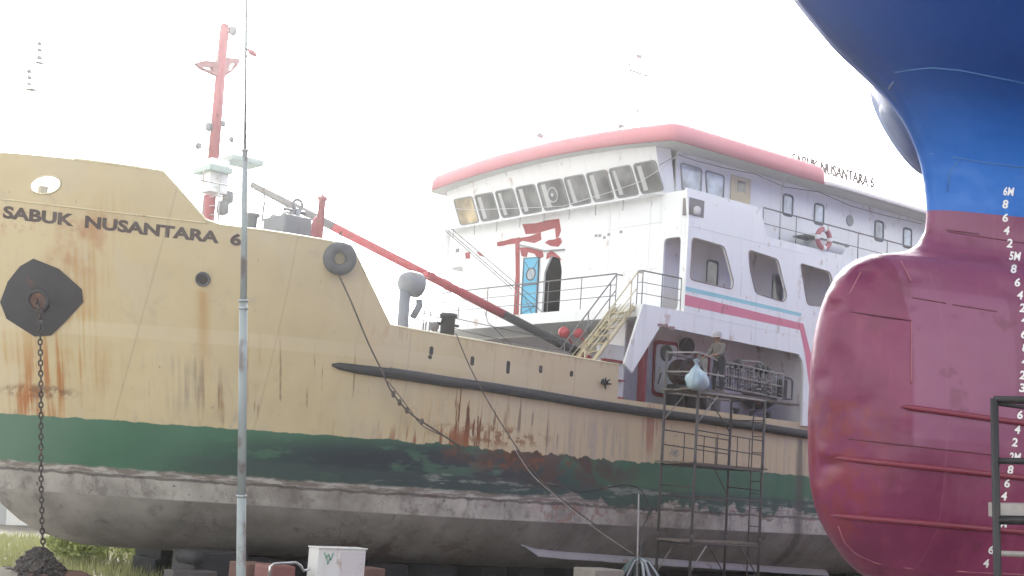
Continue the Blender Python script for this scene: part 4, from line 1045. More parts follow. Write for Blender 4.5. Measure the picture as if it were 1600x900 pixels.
def bpath(px0, px1, off=.0, n=14, ext=0):
    (x0, y0), (x1, y1) = px0, px1
    return [BH(x0 + (x1 - x0) * k / n, y0 + (y1 - y0) * k / n, off) for k in range(n + 1)]
for a, c in [((1409, 635), (1640, 667)), ((1304, 715), (1640, 751)), ((1299, 805), (1640, 835))]:
    pts = bpath(a, c, .012, 18); b = MB(); b.path(pts, [.012, .036] + [.042] * (len(pts) - 2), 8)
    b.build('rubbing_bar', 'redbar' if 'redbar' in M else M.setdefault('redbar', paint('red bar paint', (.19, .028, .055), .4, .2)), SB)
M['seam'] = paint('dark weld seam', (.10, .02, .035), .5, .2); M['seam_red'] = paint('red weld seam', (.30, .10, .14), .4, .2); M['seam_blue'] = paint('blue weld seam', (.05, .17, .42), .4, .2)
for a, c in [((1328, 487), (1424, 501)), ((1425, 465), (1478, 474)), ((1488, 476), (1558, 487)), ((1326, 686), (1560, 712)), ((1478, 359), (1530, 366)), ((1480, 362), (1600, 380))]:
    MB().path(bpath(a, c, .0, 14), .009, 5).build('weld_seam', 'seam', SB)
for a, c in [((1424, 500), (1424, 600)), ((1408, 408), (1424, 440)), ((1345, 425), (1327, 460))]:
    MB().path(bpath(a, c, .0, 12), .011, 5).build('weld_seam', 'seam_red', SB)
b = MB(); b.path([BH(*q, 0) for q in [(1310, 822), (1320, 848), (1338, 866), (1370, 880), (1420, 888), (1500, 893), (1600, 898)]], .012, 5); b.build('weld_seam', 'seam_red', SB)
for pts in [[(1398, 113), (1425, 109), (1455, 106), (1500, 110), (1550, 120), (1600, 130)], [(1452, 240), (1490, 246), (1540, 254), (1600, 262)], [(1500, 250), (1484, 268), (1480, 300)]]:
    MB().path([BH(*q, 0) for q in pts], .010, 5).build('weld_seam', 'seam_blue', SB)
# draught marks
marks = [('6M', 1576, 299, 16), ('8', 1571, 319, 9), ('6', 1571, 340, 9), ('4', 1573, 360, 9), ('2', 1578, 380, 9), ('5M', 1586, 400, 17), ('8', 1584, 420, 9), ('6', 1590, 441, 9), ('4', 1594, 461, 9), ('2', 1598, 481, 9),
         ('4', 1601, 500, 10), ('6', 1600, 522, 9), ('8', 1602, 543, 9), ('4', 1601, 565, 9), ('2', 1598, 586, 9), ('3', 1598, 606, 10), ('6', 1594, 648, 9), ('4', 1590, 671, 9), ('2', 1586, 691, 9), ('2M', 1586, 714, 17), ('8', 1579, 734, 9), ('6', 1574, 755, 9), ('4', 1569, 775, 9), ('1M', 1566, 818, 15), ('6', 1549, 859, 9), ('4', 1541, 880, 9)]
for t, x, y, wd in marks:
    def fn(u, v, x=x, y=y, wd=wd): return BH(x + (u - .5) * wd + (v - .5) * 2.2, y - (v - .5) * 13.5 + (u - .5) * 1.2, .008)
    text_mesh(t, fn, .03).build('draught_mark', 'mark', SB, normals=False)
# blocks carrying the near ship
def gB(x, y): p = MBW @ Vector((x, y, BKEEL)); return BKEEL - (p.z - gz(p.x, p.y))
pb = thing('keel_block', 'tall stack of shade darkened timber keel blocks under the red bulbous bow', 'block', MBW, (0, 0, 0), 'keel blocks under the red ship')
g_ = gB(-6, 0); b = MB(); b.box((-.5, -.6, g_ - .6), (.5, .6, -3.1), .03); b.build('base_block', 'block', pb); b = MB(); b.box((-.45, -.7, -3.098), (.45, .7, BKEEL - .015), .03); b.build('cap_block', 'block', pb)
for k in range(9):
    o = pb if k == 0 else copy_tree(pb); o.matrix_world = MBW @ Matrix.Translation((-4.2 - 1.6 * k, random.uniform(-.08, .08), 0))
# anchor bolster on the far bow
def bw(px, py, dep): return MBi @ WD(px, py, dep)
n_w = (-rt * .86 - up * .52 + fw * .05).normalized(); nb = (MBi.to_3x3() @ n_w).normalized()
_o, _d = loc_ray(MBi, 1404, 206); cB = _o + _d * ((-.95 - _o.y) / _d.y)
t_ax = (MBi.to_3x3() @ (rt * .53 - up * .85)).normalized(); t_ax = (t_ax - nb * t_ax.dot(nb)).normalized(); u_ax = nb.cross(t_ax)
def ell(rr, h, n=40): return [cB + nb * h + (t_ax * (.82 * rr) * math.cos(2 * math.pi * k / n) + u_ax * (.78 * rr) * math.sin(2 * math.pi * k / n)) for k in range(n)]
b = MB(); L = [[b.bm.verts.new(p) for p in ell(r_, h)] for r_, h in ((.80, -.40), (.88, -.12), (1.0, -.10), (1.02, -.03), (.99, .0), (.66, .0), (.60, .04), (.48, .065), (.2, .075))]
for A, B in zip(L, L[1:]):
    for k in range(40): f = b.bm.faces.new((A[k], A[(k + 1) % 40], B[(k + 1) % 40], B[k])); f.smooth = True
b.bm.faces.new(L[-1]); b.build('anchor_bolster', 'bolster', SB)
b = MB(); b.path([BH(*q, .02) for q in [(1396, 128), (1392, 133), (1389, 139)]], .015, 5); b.build('pad_eye', 'bolster', SB)

# ================================================================== things around
# tyre fender on the forecastle break
tp = AH(531, 404, .14); tn = AN(tp); tn = (tn + Vector((.25, .0, -.1))).normalized()
b = MB(); b.lathe([(.14, -.09), (.14, .09), (.18, .14), (.31, .16), (.38, .11), (.405, .03), (.405, -.03), (.38, -.11), (.31, -.16), (.18, -.14), (.14, -.09)], tp, tn, 36, False)
T = thing('tyre_fender', 'grey rubber tyre hung as a fender below the forecastle break of the cream hull', 'tyre', MA, tp)
b.build('tread', 'tyre', T, smooth=True)
b = MB(); b.path([tp + tn * .03 + Vector((.02, 0, .45)), tp + Vector((.05, .05, .65)), Vector((tp.x + .06, a_b(tp.x, ztop(tp.x)) - .05, ztop(tp.x) + .05))], .018, 5); b.build('hanging_rope', 'rope', T)
# life ring on the upper rail
lp = AY(1287, 373, 6.1)
L = thing('life_ring', 'red and white life ring hung on the upper deck rail', 'life ring', MA, lp)
b = MB(); b.torus(lp, (0, 1, 0), .31, .085, 32, 10); b.build('ring', 'ring_red', L)
for a in (0, 90, 180, 270):
    b = MB(); pts = [lp + .31 * Vector((math.cos(R(a + k * 6)), 0, math.sin(R(a + k * 6)))) for k in (-2, -1, 0, 1, 2)]; b.path(pts, .092, 10); b.build('white_band', 'white', L)
# anchor chain and its heap
def link(b, c, d, s):
    d = Vector(d).normalized(); a = Vector((random.uniform(-1, 1), random.uniform(-1, 1), random.uniform(-1, 1))); a = (a - d * a.dot(d)).normalized()
    return a
def chain_link(b, c, d, side_, L_=.085, W_=.048, r_=.0195, n=10, k=5):
    d = Vector(d).normalized(); side_ = Vector(side_); side_ = (side_ - d * side_.dot(d)).normalized()
    b.path([Vector(c) + d * L_ * math.cos(2 * math.pi * i / n) * (1 if abs(math.cos(2 * math.pi * i / n)) > .5 else 1) + side_ * W_ * math.sin(2 * math.pi * i / n) for i in range(n)], r_, k, closed=True)
h0 = MA @ (hp + hn * .06)
gp = WD(68, 862, (h0 - CAMP).dot(fw) - .9); gzp = gz(gp.x, gp.y)
C = thing('anchor_chain', 'rusty anchor chain hanging from the hawse down to a dark heap', 'chain', MW, (gp.x, gp.y, gzp))
b = MB(); pts = [h0, WD(62, 486, (h0 - CAMP).dot(fw) - .35), WD(64, 600, (h0 - CAMP).dot(fw) - .6), WD(64, 740, (h0 - CAMP).dot(fw) - .8), WD(66, 830, (h0 - CAMP).dot(fw) - .9), gp]
fine_ = []
for p, q in zip(pts, pts[1:]):
    n = max(1, int((q - p).length / .118)); fine_ += [(p.lerp(q, k / n), (q - p)) for k in range(n)]
for i, (c, d) in enumerate(fine_):
    chain_link(b, c, d, (1, .3, 0) if i % 2 else (-.3, 1, 0), .075, .045, .02)
b.build('hanging_length', 'chain', C)
b = MB(); cx = WD(60, 880, (h0 - CAMP).dot(fw) - .9); topz = gp.z - .0
Hh = topz - gzp
b.lathe([(.72, 0), (.62, Hh * .4), (.42, Hh * .75), (.12, Hh * .93), (0, Hh * .95)], (cx.x, cx.y, gzp), (0, 0, 1), 20, False)
for v in b.bm.verts: v.co += Vector((random.uniform(-.05, .05), random.uniform(-.05, .05), random.uniform(-.03, .03)))
for i in range(620):
    f = random.random() ** .8; a = random.uniform(0, 6.283); rr = random.uniform(.82, 1.12) * (.80 * (1 - f) ** .75 + .04)
    c = Vector((cx.x + rr * math.cos(a) * 1.0, cx.y + rr * math.sin(a), gzp + f * Hh + random.uniform(-.02, .03)))
    chain_link(b, c, (random.uniform(-1, 1), random.uniform(-1, 1), random.uniform(-.6, .6)), (random.uniform(-1, 1), random.uniform(-1, 1), random.uniform(-1, 1)), .115, .066, .028, 8, 5)
for i in range(150):
    a = random.uniform(0, 6.283); rr = random.uniform(.6, 1.5); c = Vector((cx.x + rr * math.cos(a), cx.y + rr * math.sin(a) * .6, gzp + random.uniform(.02, .35) * (1.6 - rr)))
    chain_link(b, c, (random.uniform(-1, 1), random.uniform(-1, 1), 0), (0, 0, 1), .115, .066, .028, 8, 5)
b.build('chain_heap', 'chain', C)
# tall pole
pd = 22.0; pB = WD(376.5, 905, pd); pm1 = WD(379.5, 620, pd); pt = WD(385.5, -60, pd); pB = pB + (pB - pm1) * ((pB.z - gz(pB.x, pB.y)) / (pm1.z - pB.z))
P = thing('tall_pole', 'tall thin grey steel pole standing in front of the cream ship', 'pole', MW, pB)
def onp(z): t = (z - pB.z) / (pt.z - pB.z); return pB.lerp(pt, t)
zj = [pB.z, WD(379, 775, pd).z, WD(381, 470, pd).z, WD(384, 235, pd).z, pt.z]
M['pole'] = paint('peeling pale pole', (.30, .345, .36), .5, .3, .9, (.13, .10, .095), 2.0, streak=.6)
for k, (r0, r1) in enumerate([(.078, .074), (.070, .066), (.055, .046), (.026, .020)]):
    MB().tube(onp(zj[k]), onp(zj[k + 1]), r0, r1, 14).build('pole_length', 'pole', P)
for z, r_ in ((zj[1], .082), (zj[2], .078), (zj[2] - .12, .075), (zj[3], .055)): MB().lathe([(r_, -.02), (r_ + .006, 0), (r_, .02)], onp(z), (0, 0, 1), 14).build('collar', 'steel', P)

# ------------------------------------------------------------------ scaffold tower (in the frame of ship A, it stands square to the slip)
X1, X2, Y1, Y2 = 1.75, -.97, 7.15, 8.4
def gl(x, y):            # ground height in the ship frame
    p = MA @ Vector((x, y, -8)); return -8 + (gz(p.x, p.y) - p.z)
SF = thing('scaffold_tower', 'dark steel scaffold tower with plank floors standing against the cream hull', 'scaffold', MA, (.4, 7.8, gl(.4, 7.8)))
for (x, y, zt, mt) in [(X1, Y1, -1.32, 'scaf'), (X1, Y2, -1.42, 'scaf_pale'), (X2, Y1, -2.45, 'scaf'), (X2, Y2, -2.42, 'scaf')]:
    MB().tube((x, y, gl(x, y)), (x, y, zt), .038, n=8).build('post', 'scaf', SF)
    for z in (-4.3, -6.4): MB().tube((x, y, z - .1), (x, y, z + .1), .042, n=8).build('coupler', 'scaf', SF)
for z, mt in ((-2.45, 'wood'), (-4.42, 'wood'), (-6.5, 'wood')):
    for k in range(3):
        y = Y1 + .08 + k * .40; x1 = X1 + random.uniform(.1, .35); x2 = X2 - random.uniform(.05, .3) - (1.75 if z > -3 and k == 1 else 0)
        b = MB(); b.box((x1, y, z), (x2, y + .36, z + .045)); b.build('plank', mt, SF)
    for y in (Y1, Y2):
        MB().tube((X1, y, z - .04), (X2, y, z - .04), .027, n=6).build('ledger', 'scaf_pale' if z > -3 else 'scaf', SF)
    for x in (X1, X2):
        MB().tube((x, Y1, z - .04), (x, Y2, z - .04), .022, n=6).build('transom', 'scaf', SF)
for z in (-1.42, -1.95):
    b = MB(); b.path([(X1, Y1, z + .04), (X1, Y2, z), (X1 - .7 if z > -1.5 else X1 - 1.0, Y2, z - .15 if z > -1.5 else z - .02)], .022, 6); b.build('guard_rail', 'scaf_pale', SF)
    b = MB(); b.tube((X1, Y1, z), (X1 - 1.0, Y1, z - .03), .018, n=6); b.build('guard_rail', 'scaf', SF)
for z in (-3.62, -4.02):
    MB().path([(X1, Y1, z + .1), (X2, Y1, z), ], .017, 6).build('guard_rail', 'scaf', SF); MB().path([(X1, Y2, z + .1), (X2, Y2, z)], .017, 6).build('guard_rail', 'scaf', SF)
for x in (.9, .1, -.4):
    for y in (Y1, Y2): MB().tube((x, y, -4.4), (x, y, -3.58), .015, n=6).build('rail_post', 'scaf', SF)
for (p, q, mt) in [((X1, Y1, -3.25), (X1 - .75, Y1, -2.5), 'scaf_pale'), ((X1, Y2, -3.35), (X1 - .8, Y2, -2.5), 'scaf_pale'), ((X2, Y1, -3.4), (X2 + .95, Y1, -2.5), 'scaf'), ((X2, Y1, -5.2), (X2 + .6, Y1, -4.46), 'scaf'),
                   ((X1, Y1, -7.4), (X1 - .7, Y1, -6.55), 'scaf_pale'), ((X1, Y2, -7.3), (X1 - .6, Y2, -6.55), 'scaf_pale'), ((X2, Y2, -7.4), (X2 + .75, Y2, -6.55), 'scaf'), ((X2, Y1, -7.4), (X2 + .75, Y1, -6.55), 'scaf'),
                   ((X1, Y1, -5.3), (X2, Y1, -5.34), 'scaf'), ((X1, Y1, -5.02), (X1, Y2, -5.05), 'scaf'), ((X1, Y2, -5.28), (X2, Y2, -5.3), 'scaf'), ((X2, Y1, -4.95), (X2, Y2, -5.0), 'scaf'), ((X2, Y1, -3.05), (X2, Y2, -3.05), 'scaf')]:
    MB().tube(p, q, .018, n=6).build('brace', mt, SF)
b = MB()
yl = Y2 - .42
b.tube((X2 - .02, yl, gl(X2, yl)), (X2 - .02, yl, -2.45), .02, n=6)
LD = b.build('ladder_stile', 'scaf', SF)
for z in (-2.75, -3.1, -3.5, -3.95, -4.75, -5.1, -5.5, -6.0, -6.2, -7.0, -7.35, -7.8, -8.1):
    MB().tube((X2 - .02, yl, z), (X2 - .02, Y2, z), .014, n=5).build('rung', 'scaf', LD)
b = MB()
for k in range(40):
    p = Vector((1.25 + random.gauss(0, .07), Y1 - .02, -4.15 + random.gauss(0, .22))); q = p + Vector((random.uniform(-.08, .08), random.uniform(0, .05), random.uniform(-.1, .1))); b.tube(p, q, .012, n=4)
b.build('tangled_net', 'scaf_pale', SF)
# plastic bag tied to the post
bp = AY(1086, 585, Y2 + .02)
bpw = Vector((X1 + .27, Y2 + .1, bp.z - .06))
from mathutils import noise as mnoise
b = MB(); prof_ = [(.0, -.40), (.14, -.40), (.25, -.36), (.31, -.29), (.335, -.20), (.33, -.10), (.30, .0), (.24, .09), (.17, .18), (.10, .26), (.05, .32), (.035, .36), (.07, .41), (.10, .47), (.05, .48), (0, .46)]
b.lathe(prof_, bpw, (0, 0, 1), 40, False)
for v in b.bm.verts:
    r0 = v.co - bpw; a = math.atan2(r0.y, r0.x); n1 = mnoise.noise(r0 * 5); n2 = mnoise.noise(Vector((a * 3, r0.z * 2, 4)))
    k = 1 + .28 * n1 + .22 * n2 * (1 if r0.z > -.2 else .5)
    v.co = bpw + Vector((r0.x * k * 1.05 + .12 * max(0, r0.z), r0.y * k * .75 + .08, r0.z * .92 + .05 * mnoise.noise(r0 * 7)))
b.top('plastic_bag', 'bag', 'pale blue plastic bag full and knotted, hung on the scaffold corner post', 'bag', MA, bpw + Vector((0, 0, -.42)), smooth=True)
# folded lattice gangway lying on the long plank
g0, g1 = AY(1128, 606, 7.75), AY(1237, 628, 7.75)
GW = thing('lattice_gangway', 'grey steel lattice gangway lying along the top scaffold plank', 'gangway', MA, g1)
def gpt(u, v, dy=0): p = g0.lerp(g1, u); return Vector((p.x, 7.75 + dy, p.z + .03 + v * .72))
for dy in (0, -.3):
    b = MB()
    for v in (0.02, .5, 1.0): b.path([gpt(0, v, dy), gpt(.86, v, dy)], .022, 6)
    b.build('side_rail', 'scaf_pale' if dy == 0 else 'scaf', GW)
    for k in range(13):
        u = .86 * k / 12; MB().tube(gpt(u, 0, dy), gpt(u, 1, dy), .018 if k % 3 else .03, n=6).build('upright', 'scaf' if k % 2 else 'frame_grey', GW)
for k in range(11):
    for v in (.18, .34, .62, .80):
        if random.random() < .75: MB().tube(gpt(.86 * (k + .1) / 11, v, .015), gpt(.86 * (k + .85) / 11, v + random.uniform(-.05, .05), .015), random.choice((.012, .02, .028)), n=5).build('lattice_bar', random.choice(('scaf', 'scaf_pale', 'frame_dark')), GW)
b = MB(); b.path([gpt(.86, .9), gpt(.97, .9), gpt(1.0, .8), gpt(1.0, .06), gpt(.86, .02)], .03, 6); b.build('end_hoop', 'frame_dark', GW)
b = MB(); b.box(gpt(.88, .08, -.28), gpt(.965, .84, -.1)); b.build('end_panel', 'scaf', GW)
for u, s_ in ((.28, .13), (.55, .12), (.62, .11), (.70, .10)):
    c = gpt(u, 1.08, -.2); b = MB(); b.lathe([(.0, -.12), (s_, -.1), (s_, .1), (0, .12)], c, (.3, 1, .2), 12, False); b.build('roller', 'black', GW)
b = MB(); b.path([gpt(.33, 1.25, -.25), gpt(.62, 1.35, -.25), gpt(.72, 1.1, -.25)], .022, 6); b.build('hand_loop', 'scaf_pale', GW)

# ------------------------------------------------------------------ worker on the top plank
def skin_mesh(name, verts, edges, mat, parent, root=0, sub=2):
    o0 = ORIG[parent.name if not parent.parent else parent.parent.name]
    bm = bmesh.new(); ly = bm.verts.layers.skin.verify(); V = []
    for i, (co, r_) in enumerate(verts):
        v = bm.verts.new(Vector(co) - o0); v[ly].radius = (r_, r_) if not isinstance(r_, tuple) else r_; v[ly].use_root = (i == root); V.append(v)
    for a, c in edges: bm.edges.new((V[a], V[c]))
    me = bpy.data.meshes.new(name); bm.to_mesh(me); bm.free()
    ob = bpy.data.objects.new(name, me); COL.objects.link(ob); me.materials.append(M[mat])
    sk = ob.modifiers.new('skin', 'SKIN'); sk.use_smooth_shade = True
    ss = ob.modifiers.new('sub', 'SUBSURF'); ss.levels = sub; ss.render_levels = sub
    ob.parent = parent; return ob
ft = AY(1116, 608, 7.55); FX, FY, FZ = ft.x - .10, 7.62, -2.40
PR = thing('person', 'worker in cap, grey shirt and dark trousers standing on the top scaffold plank', 'person', MA, (FX, FY, FZ))
def wp(f, s, h): return (FX + f, FY + s, FZ + h)      # forward is towards the bow, s towards the viewer
legs = [(wp(0, 0, .90), .15), (wp(0, .10, .84), .11), (wp(.05, .12, .48), .075), (wp(-.02, .13, .10), .055), (wp(0, -.10, .84), .11), (wp(.10, -.12, .48), .075), (wp(.06, -.13, .10), .055), (wp(.03, 0, 1.14), .15)]
body = [(wp(0, 0, .92), .11), (wp(.03, 0, 1.12), .12), (wp(.07, 0, 1.32), .13), (wp(.10, 0, 1.43), .075), (wp(.135, 0, 1.50), .055), (wp(.16, 0, 1.58), .088), (wp(.165, 0, 1.66), .085), (wp(.245, 0, 1.585), .022),
        (wp(.08, .19, 1.36), .065), (wp(.20, .24, 1.12), .048), (wp(.42, .20, 1.06), .036), (wp(.50, .19, 1.05), .034), (wp(.08, -.19, 1.36), .065), (wp(.20, -.24, 1.12), .048), (wp(.40, -.16, 1.02), .036), (wp(.48, -.14, 1.0), .034),
        (wp(0, .1, .84), .085), (wp(.05, .12, .48), .06), (wp(-.02, .13, .09), .042), (wp(.13, .14, .045), .04), (wp(0, -.1, .84), .085), (wp(.10, -.12, .48), .06), (wp(.06, -.13, .09), .042), (wp(.21, -.14, .045), .04)]
bed = [(0, 1), (1, 2), (2, 3), (3, 4), (4, 5), (5, 6), (5, 7), (2, 8), (8, 9), (9, 10), (10, 11), (2, 12), (12, 13), (13, 14), (14, 15), (0, 16), (16, 17), (17, 18), (18, 19), (0, 20), (20, 21), (21, 22), (22, 23)]
for (pb, s0) in ((11, .19), (15, -.14)):
    hz = body[pb][0][2] - FZ; hf = body[pb][0][0] - FX
    for k, (ds, ln) in enumerate(((-.03, .07), (-.01, .085), (.012, .08), (.033, .06))):
        i = len(body); body.append((wp(hf + .05, s0 + ds, hz), .010)); body.append((wp(hf + .05 + ln * .6, s0 + ds * 1.1, hz - .02), .009)); body.append((wp(hf + .05 + ln * .8, s0 + ds * 1.1, hz - .055), .008)); bed += [(pb, i), (i, i + 1), (i + 1, i + 2)]
    i = len(body); body.append((wp(hf + .0, s0 - .045, hz + .01), .011)); body.append((wp(hf + .05, s0 - .06, hz - .01), .009)); bed += [(pb, i), (i, i + 1)]
skin_mesh('body', body, bed, 'skin', PR)
TR = skin_mesh('trousers', legs, [(0, 1), (1, 2), (2, 3), (0, 4), (4, 5), (5, 6), (0, 7)], 'overall', PR)
shirt = [(wp(.01, 0, .95), .17), (wp(.04, 0, 1.16), .155), (wp(.07, 0, 1.32), .165), (wp(.095, 0, 1.44), .09), (wp(.08, .20, 1.36), .088), (wp(.20, .25, 1.12), .066), (wp(.36, .21, 1.075), .052), (wp(.08, -.20, 1.36), .088), (wp(.20, -.25, 1.12), .066), (wp(.34, -.18, 1.04), .052)]
skin_mesh('shirt', shirt, [(0, 1), (1, 2), (2, 3), (2, 4), (4, 5), (5, 6), (2, 7), (7, 8), (8, 9)], 'shirt', PR)
b = MB(); hc_ = Vector(wp(.155, 0, 1.66)); b.lathe([(.125, -.035), (.128, .02), (.11, .08), (.06, .115), (0, .122)], hc_, (.12, 0, 1), 20, False); b.lathe([(.125, -.03), (.17, -.05), (.17, -.058), (.125, -.04)], hc_ + Vector((.03, 0, 0)), (.15, 0, 1), 20, False); b.build('cap', 'cap', PR)
for s_ in (-1, 1):
    b = MB(); b.lathe([(.0, -.012), (.012, 0), (.0, .012)], wp(.238, s_ * .035, 1.61), (1, 0, 0), 8, False); b.build('eye', 'black', PR)
    b = MB(); b.lathe([(.03, -.01), (.03, .01)], wp(.15, s_ * .09, 1.59), (0, 1, 0), 10); b.build('ear', 'skin', PR)
    b = MB(); b.box(wp(-.07 + (0 if s_ > 0 else .08), s_ * .13 - .055, .0), wp(.21 + (0 if s_ > 0 else .08), s_ * .13 + .055, .10), .03); b.build('boot', 'black', PR)

# ------------------------------------------------------------------ dark steel stand at the right edge, beside the red bow
sx0 = WD(1556, 760, 16.5); 
dirR = Vector((rt.x, rt.y, 0)).normalized(); dirF = Vector((fw.x, fw.y, 0)).normalized()
gs = gz(sx0.x, sx0.y); ST = thing('steel_stand', 'dark bolted steel stand beside the red bow at the right edge', 'stand', MW, (sx0.x, sx0.y, gs))
ztp = WD(1556, 622, 16.5).z
def sp_(a, d, z): return Vector((sx0.x, sx0.y, 0)) + dirR * a + dirF * d + Vector((0, 0, z))
def bar(p, q, s_, name, mat='scaf'):
    MB().path([p, q], s_, 4).build(name, mat, ST)
for a, d in ((0, 0), (1.3, 0), (1.05, 1.1), (2.35, 1.1)):
    bar(sp_(a, d, gs), sp_(a, d, ztp), .05, 'post', 'black')
for (y0, s_) in ((624, .045), (720, .04), (812, .055)):
    z = WD(1556, y0, 16.5).z
    bar(sp_(0, 0, z), sp_(1.3, 0, z), s_, 'cross_bar', 'black'); bar(sp_(1.05, 1.1, z), sp_(2.35, 1.1, z), s_ * .8, 'cross_bar', 'black'); bar(sp_(0, 0, z), sp_(1.05, 1.1, z), s_ * .8, 'cross_bar', 'black'); bar(sp_(1.3, 0, z), sp_(2.35, 1.1, z), s_ * .8, 'cross_bar', 'black')
zq = WD(1556, 630, 16.5).z; bar(sp_(0, 0, zq), sp_(1.05, 1.1, zq - .05), .025, 'brace', 'black')
z = WD(1556, 799, 16.5).z; b = MB(); b.box((0, 0, 0), (1.2, .35, .17), .01, Matrix.Translation(sp_(.04, .05, z - .08)) @ Matrix((dirR, dirF, Vector((0, 0, 1)))).transposed().to_4x4()); b.build('floor_board', 'scaf_pale', ST)
z = WD(1556, 866, 16.5).z; bar(sp_(.12, .2, z), sp_(1.3, .2, z - .02), .035, 'cross_bar', 'scaf_pale')

# ------------------------------------------------------------------ ropes from the ship to the yard
def rope(name, label, pts, r_, group=None, mat='rope', cat='rope', kn=()):
    b = MB(); out = []
    for i in range(len(pts) - 1):
        for k in range(8):
            t = k / 8; p0, p1, p2, p3 = pts[max(0, i - 1)], pts[i], pts[i + 1], pts[min(len(pts) - 1, i + 2)]
            out.append(.5 * ((2 * p1) + (p2 - p0) * t + (2 * p0 - 5 * p1 + 4 * p2 - p3) * t * t + (3 * p1 - p0 - 3 * p2 + p3) * t ** 3))
    out.append(pts[-1]); b.path(out, r_, 6)
    for i in kn: b.lathe([(r_, -.08), (.05, -.03), (.05, .03), (r_, .08)], out[i], (0, 0, 1), 8)
    base = min(pts, key=lambda p: (MA @ p).z); return b.top(name, mat, label, cat, MA, base, group)
def yv(a, c, n): return list(np.linspace(a, c, n))
def rp(px, y0, y1): return [AY(*q, y) for q, y in zip(px, yv(y0, y1, len(px)))]
hub = AY(1000, 876, 8.8)
rope('mooring_rope', 'dark knotted rope running from the tyre fender down across the hull', rp([(527, 425), (548, 470), (575, 535), (598, 582), (612, 612), (640, 645), (680, 672), (720, 698)], 6.3, 6.6), .022, kn=(33, 36, 39, 44))
rope('mooring_rope', 'slack thin rope dropping in a loop beside the knotted rope', rp([(606, 596), (622, 616), (640, 640), (660, 665), (690, 680)], 6.5, 6.4), .013)
rope('mooring_rope', 'long rope from the bulwark post slanting down to the hose bundle', rp([(712, 520), (735, 575), (770, 640), (815, 710), (860, 765), (930, 820), (996, 866)], 6.2, 8.7), .016)
rope('mooring_rope', 'pale double of the long rope, crossing the green band', rp([(800, 695), (830, 740), (865, 772), (925, 822), (990, 866)], 6.6, 8.7), .010, mat='scaf_pale')
rope('air_hose', 'black air hose draped along the green band and looping down beside the scaffold', rp([(822, 752), (850, 758), (885, 762), (905, 769), (940, 764), (975, 758), (998, 763), (1010, 780), (1014, 800), (1005, 825), (1001, 850), (1000, 872)], 6.15, 8.8), .018, mat='black', cat='hose')
HBn = thing('hose_bundle', 'tent shaped bundle of green grey hoses draped over a stake', 'hoses', MA, (hub.x, hub.y, gl(hub.x, hub.y)))
MB().tube((hub.x + .02, hub.y, gl(hub.x, hub.y)), AY(998, 772, 8.8), .03, .018, 8).build('stake', 'scaf_pale', HBn)
gh = gl(hub.x, hub.y)
for k in range(26):
    a = random.uniform(0, 6.283); rr = random.uniform(.35, .75); b = MB(); tz = hub.z + random.uniform(-.05, .08)
    b.path([Vector((hub.x, hub.y, tz)), Vector((hub.x + rr * .35 * math.cos(a), hub.y + rr * .35 * math.sin(a), tz - .05)), Vector((hub.x + rr * .8 * math.cos(a), hub.y + rr * .8 * math.sin(a), tz - .45)), Vector((hub.x + rr * math.cos(a), hub.y + rr * math.sin(a), gh + .02))], random.uniform(.022, .04), 6); b.build('hose', random.choice(('hose', 'hose', 'black', 'steel')), HBn)

# ------------------------------------------------------------------ under the hull
nb_ = 0
proto = thing('keel_block', 'stack of shade darkened timber keel blocks under the grey hull bottom', 'block', MA, (0, 0, -8.55), 'keel blocks under the cargo ship')
def kb():
    b = MB(); b.box((-.55, -.75, -8.60), (.55, .75, -8.02), .03); b.build('base_block', 'block', proto)
    b = MB(); b.box((-.45, -.85, -8.018), (.45, .85, -7.565), .03); b.build('cap_block', 'block', proto)
kb()
first = True
for y in (3.1, 0.0, -3.1):
    x = 11.4
    while x > -22:
        o = proto if first else copy_tree(proto); first = False
        o.matrix_world = MA @ Matrix.Translation((x + random.uniform(-.12, .12), y + random.uniform(-.1, .1), -8.55)); x -= 1.62 if y else 1.45
# timbers stacked outboard beneath the bilge
cr = AY(300, 880, 4.0)
CR = thing('launching_cradle', 'dark steel cradle end with a round roller under the bow', 'cradle', MA, (11.3, 4.0, gl(11.3, 4.0)))
a0, a1 = AY(306, 862, 4.6), AY(374, 900, 4.6)
b = MB(); b.box((a0.x, 3.4, gl(11, 4)), (a1.x - .2, 4.6, a0.z), .04); b.build('cradle_body', 'black', CR)
b = MB(); c = AY(301, 871, 4.7); b.lathe([(.0, -.6), (.17, -.58), (.17, .2), (0, .22)], c, (0, 1, 0), 18, False); b.build('roller', 'rubber', CR)
a0, a1 = AY(262, 890, 4.9), AY(330, 899, 4.9)
b = MB(); b.box((a0.x, 4.7, gl(11, 5)), (a1.x, 5.2, a0.z), .03); b.build('sill_beam', 'scaf', CR)
M['locker_green'] = M['green_paint']
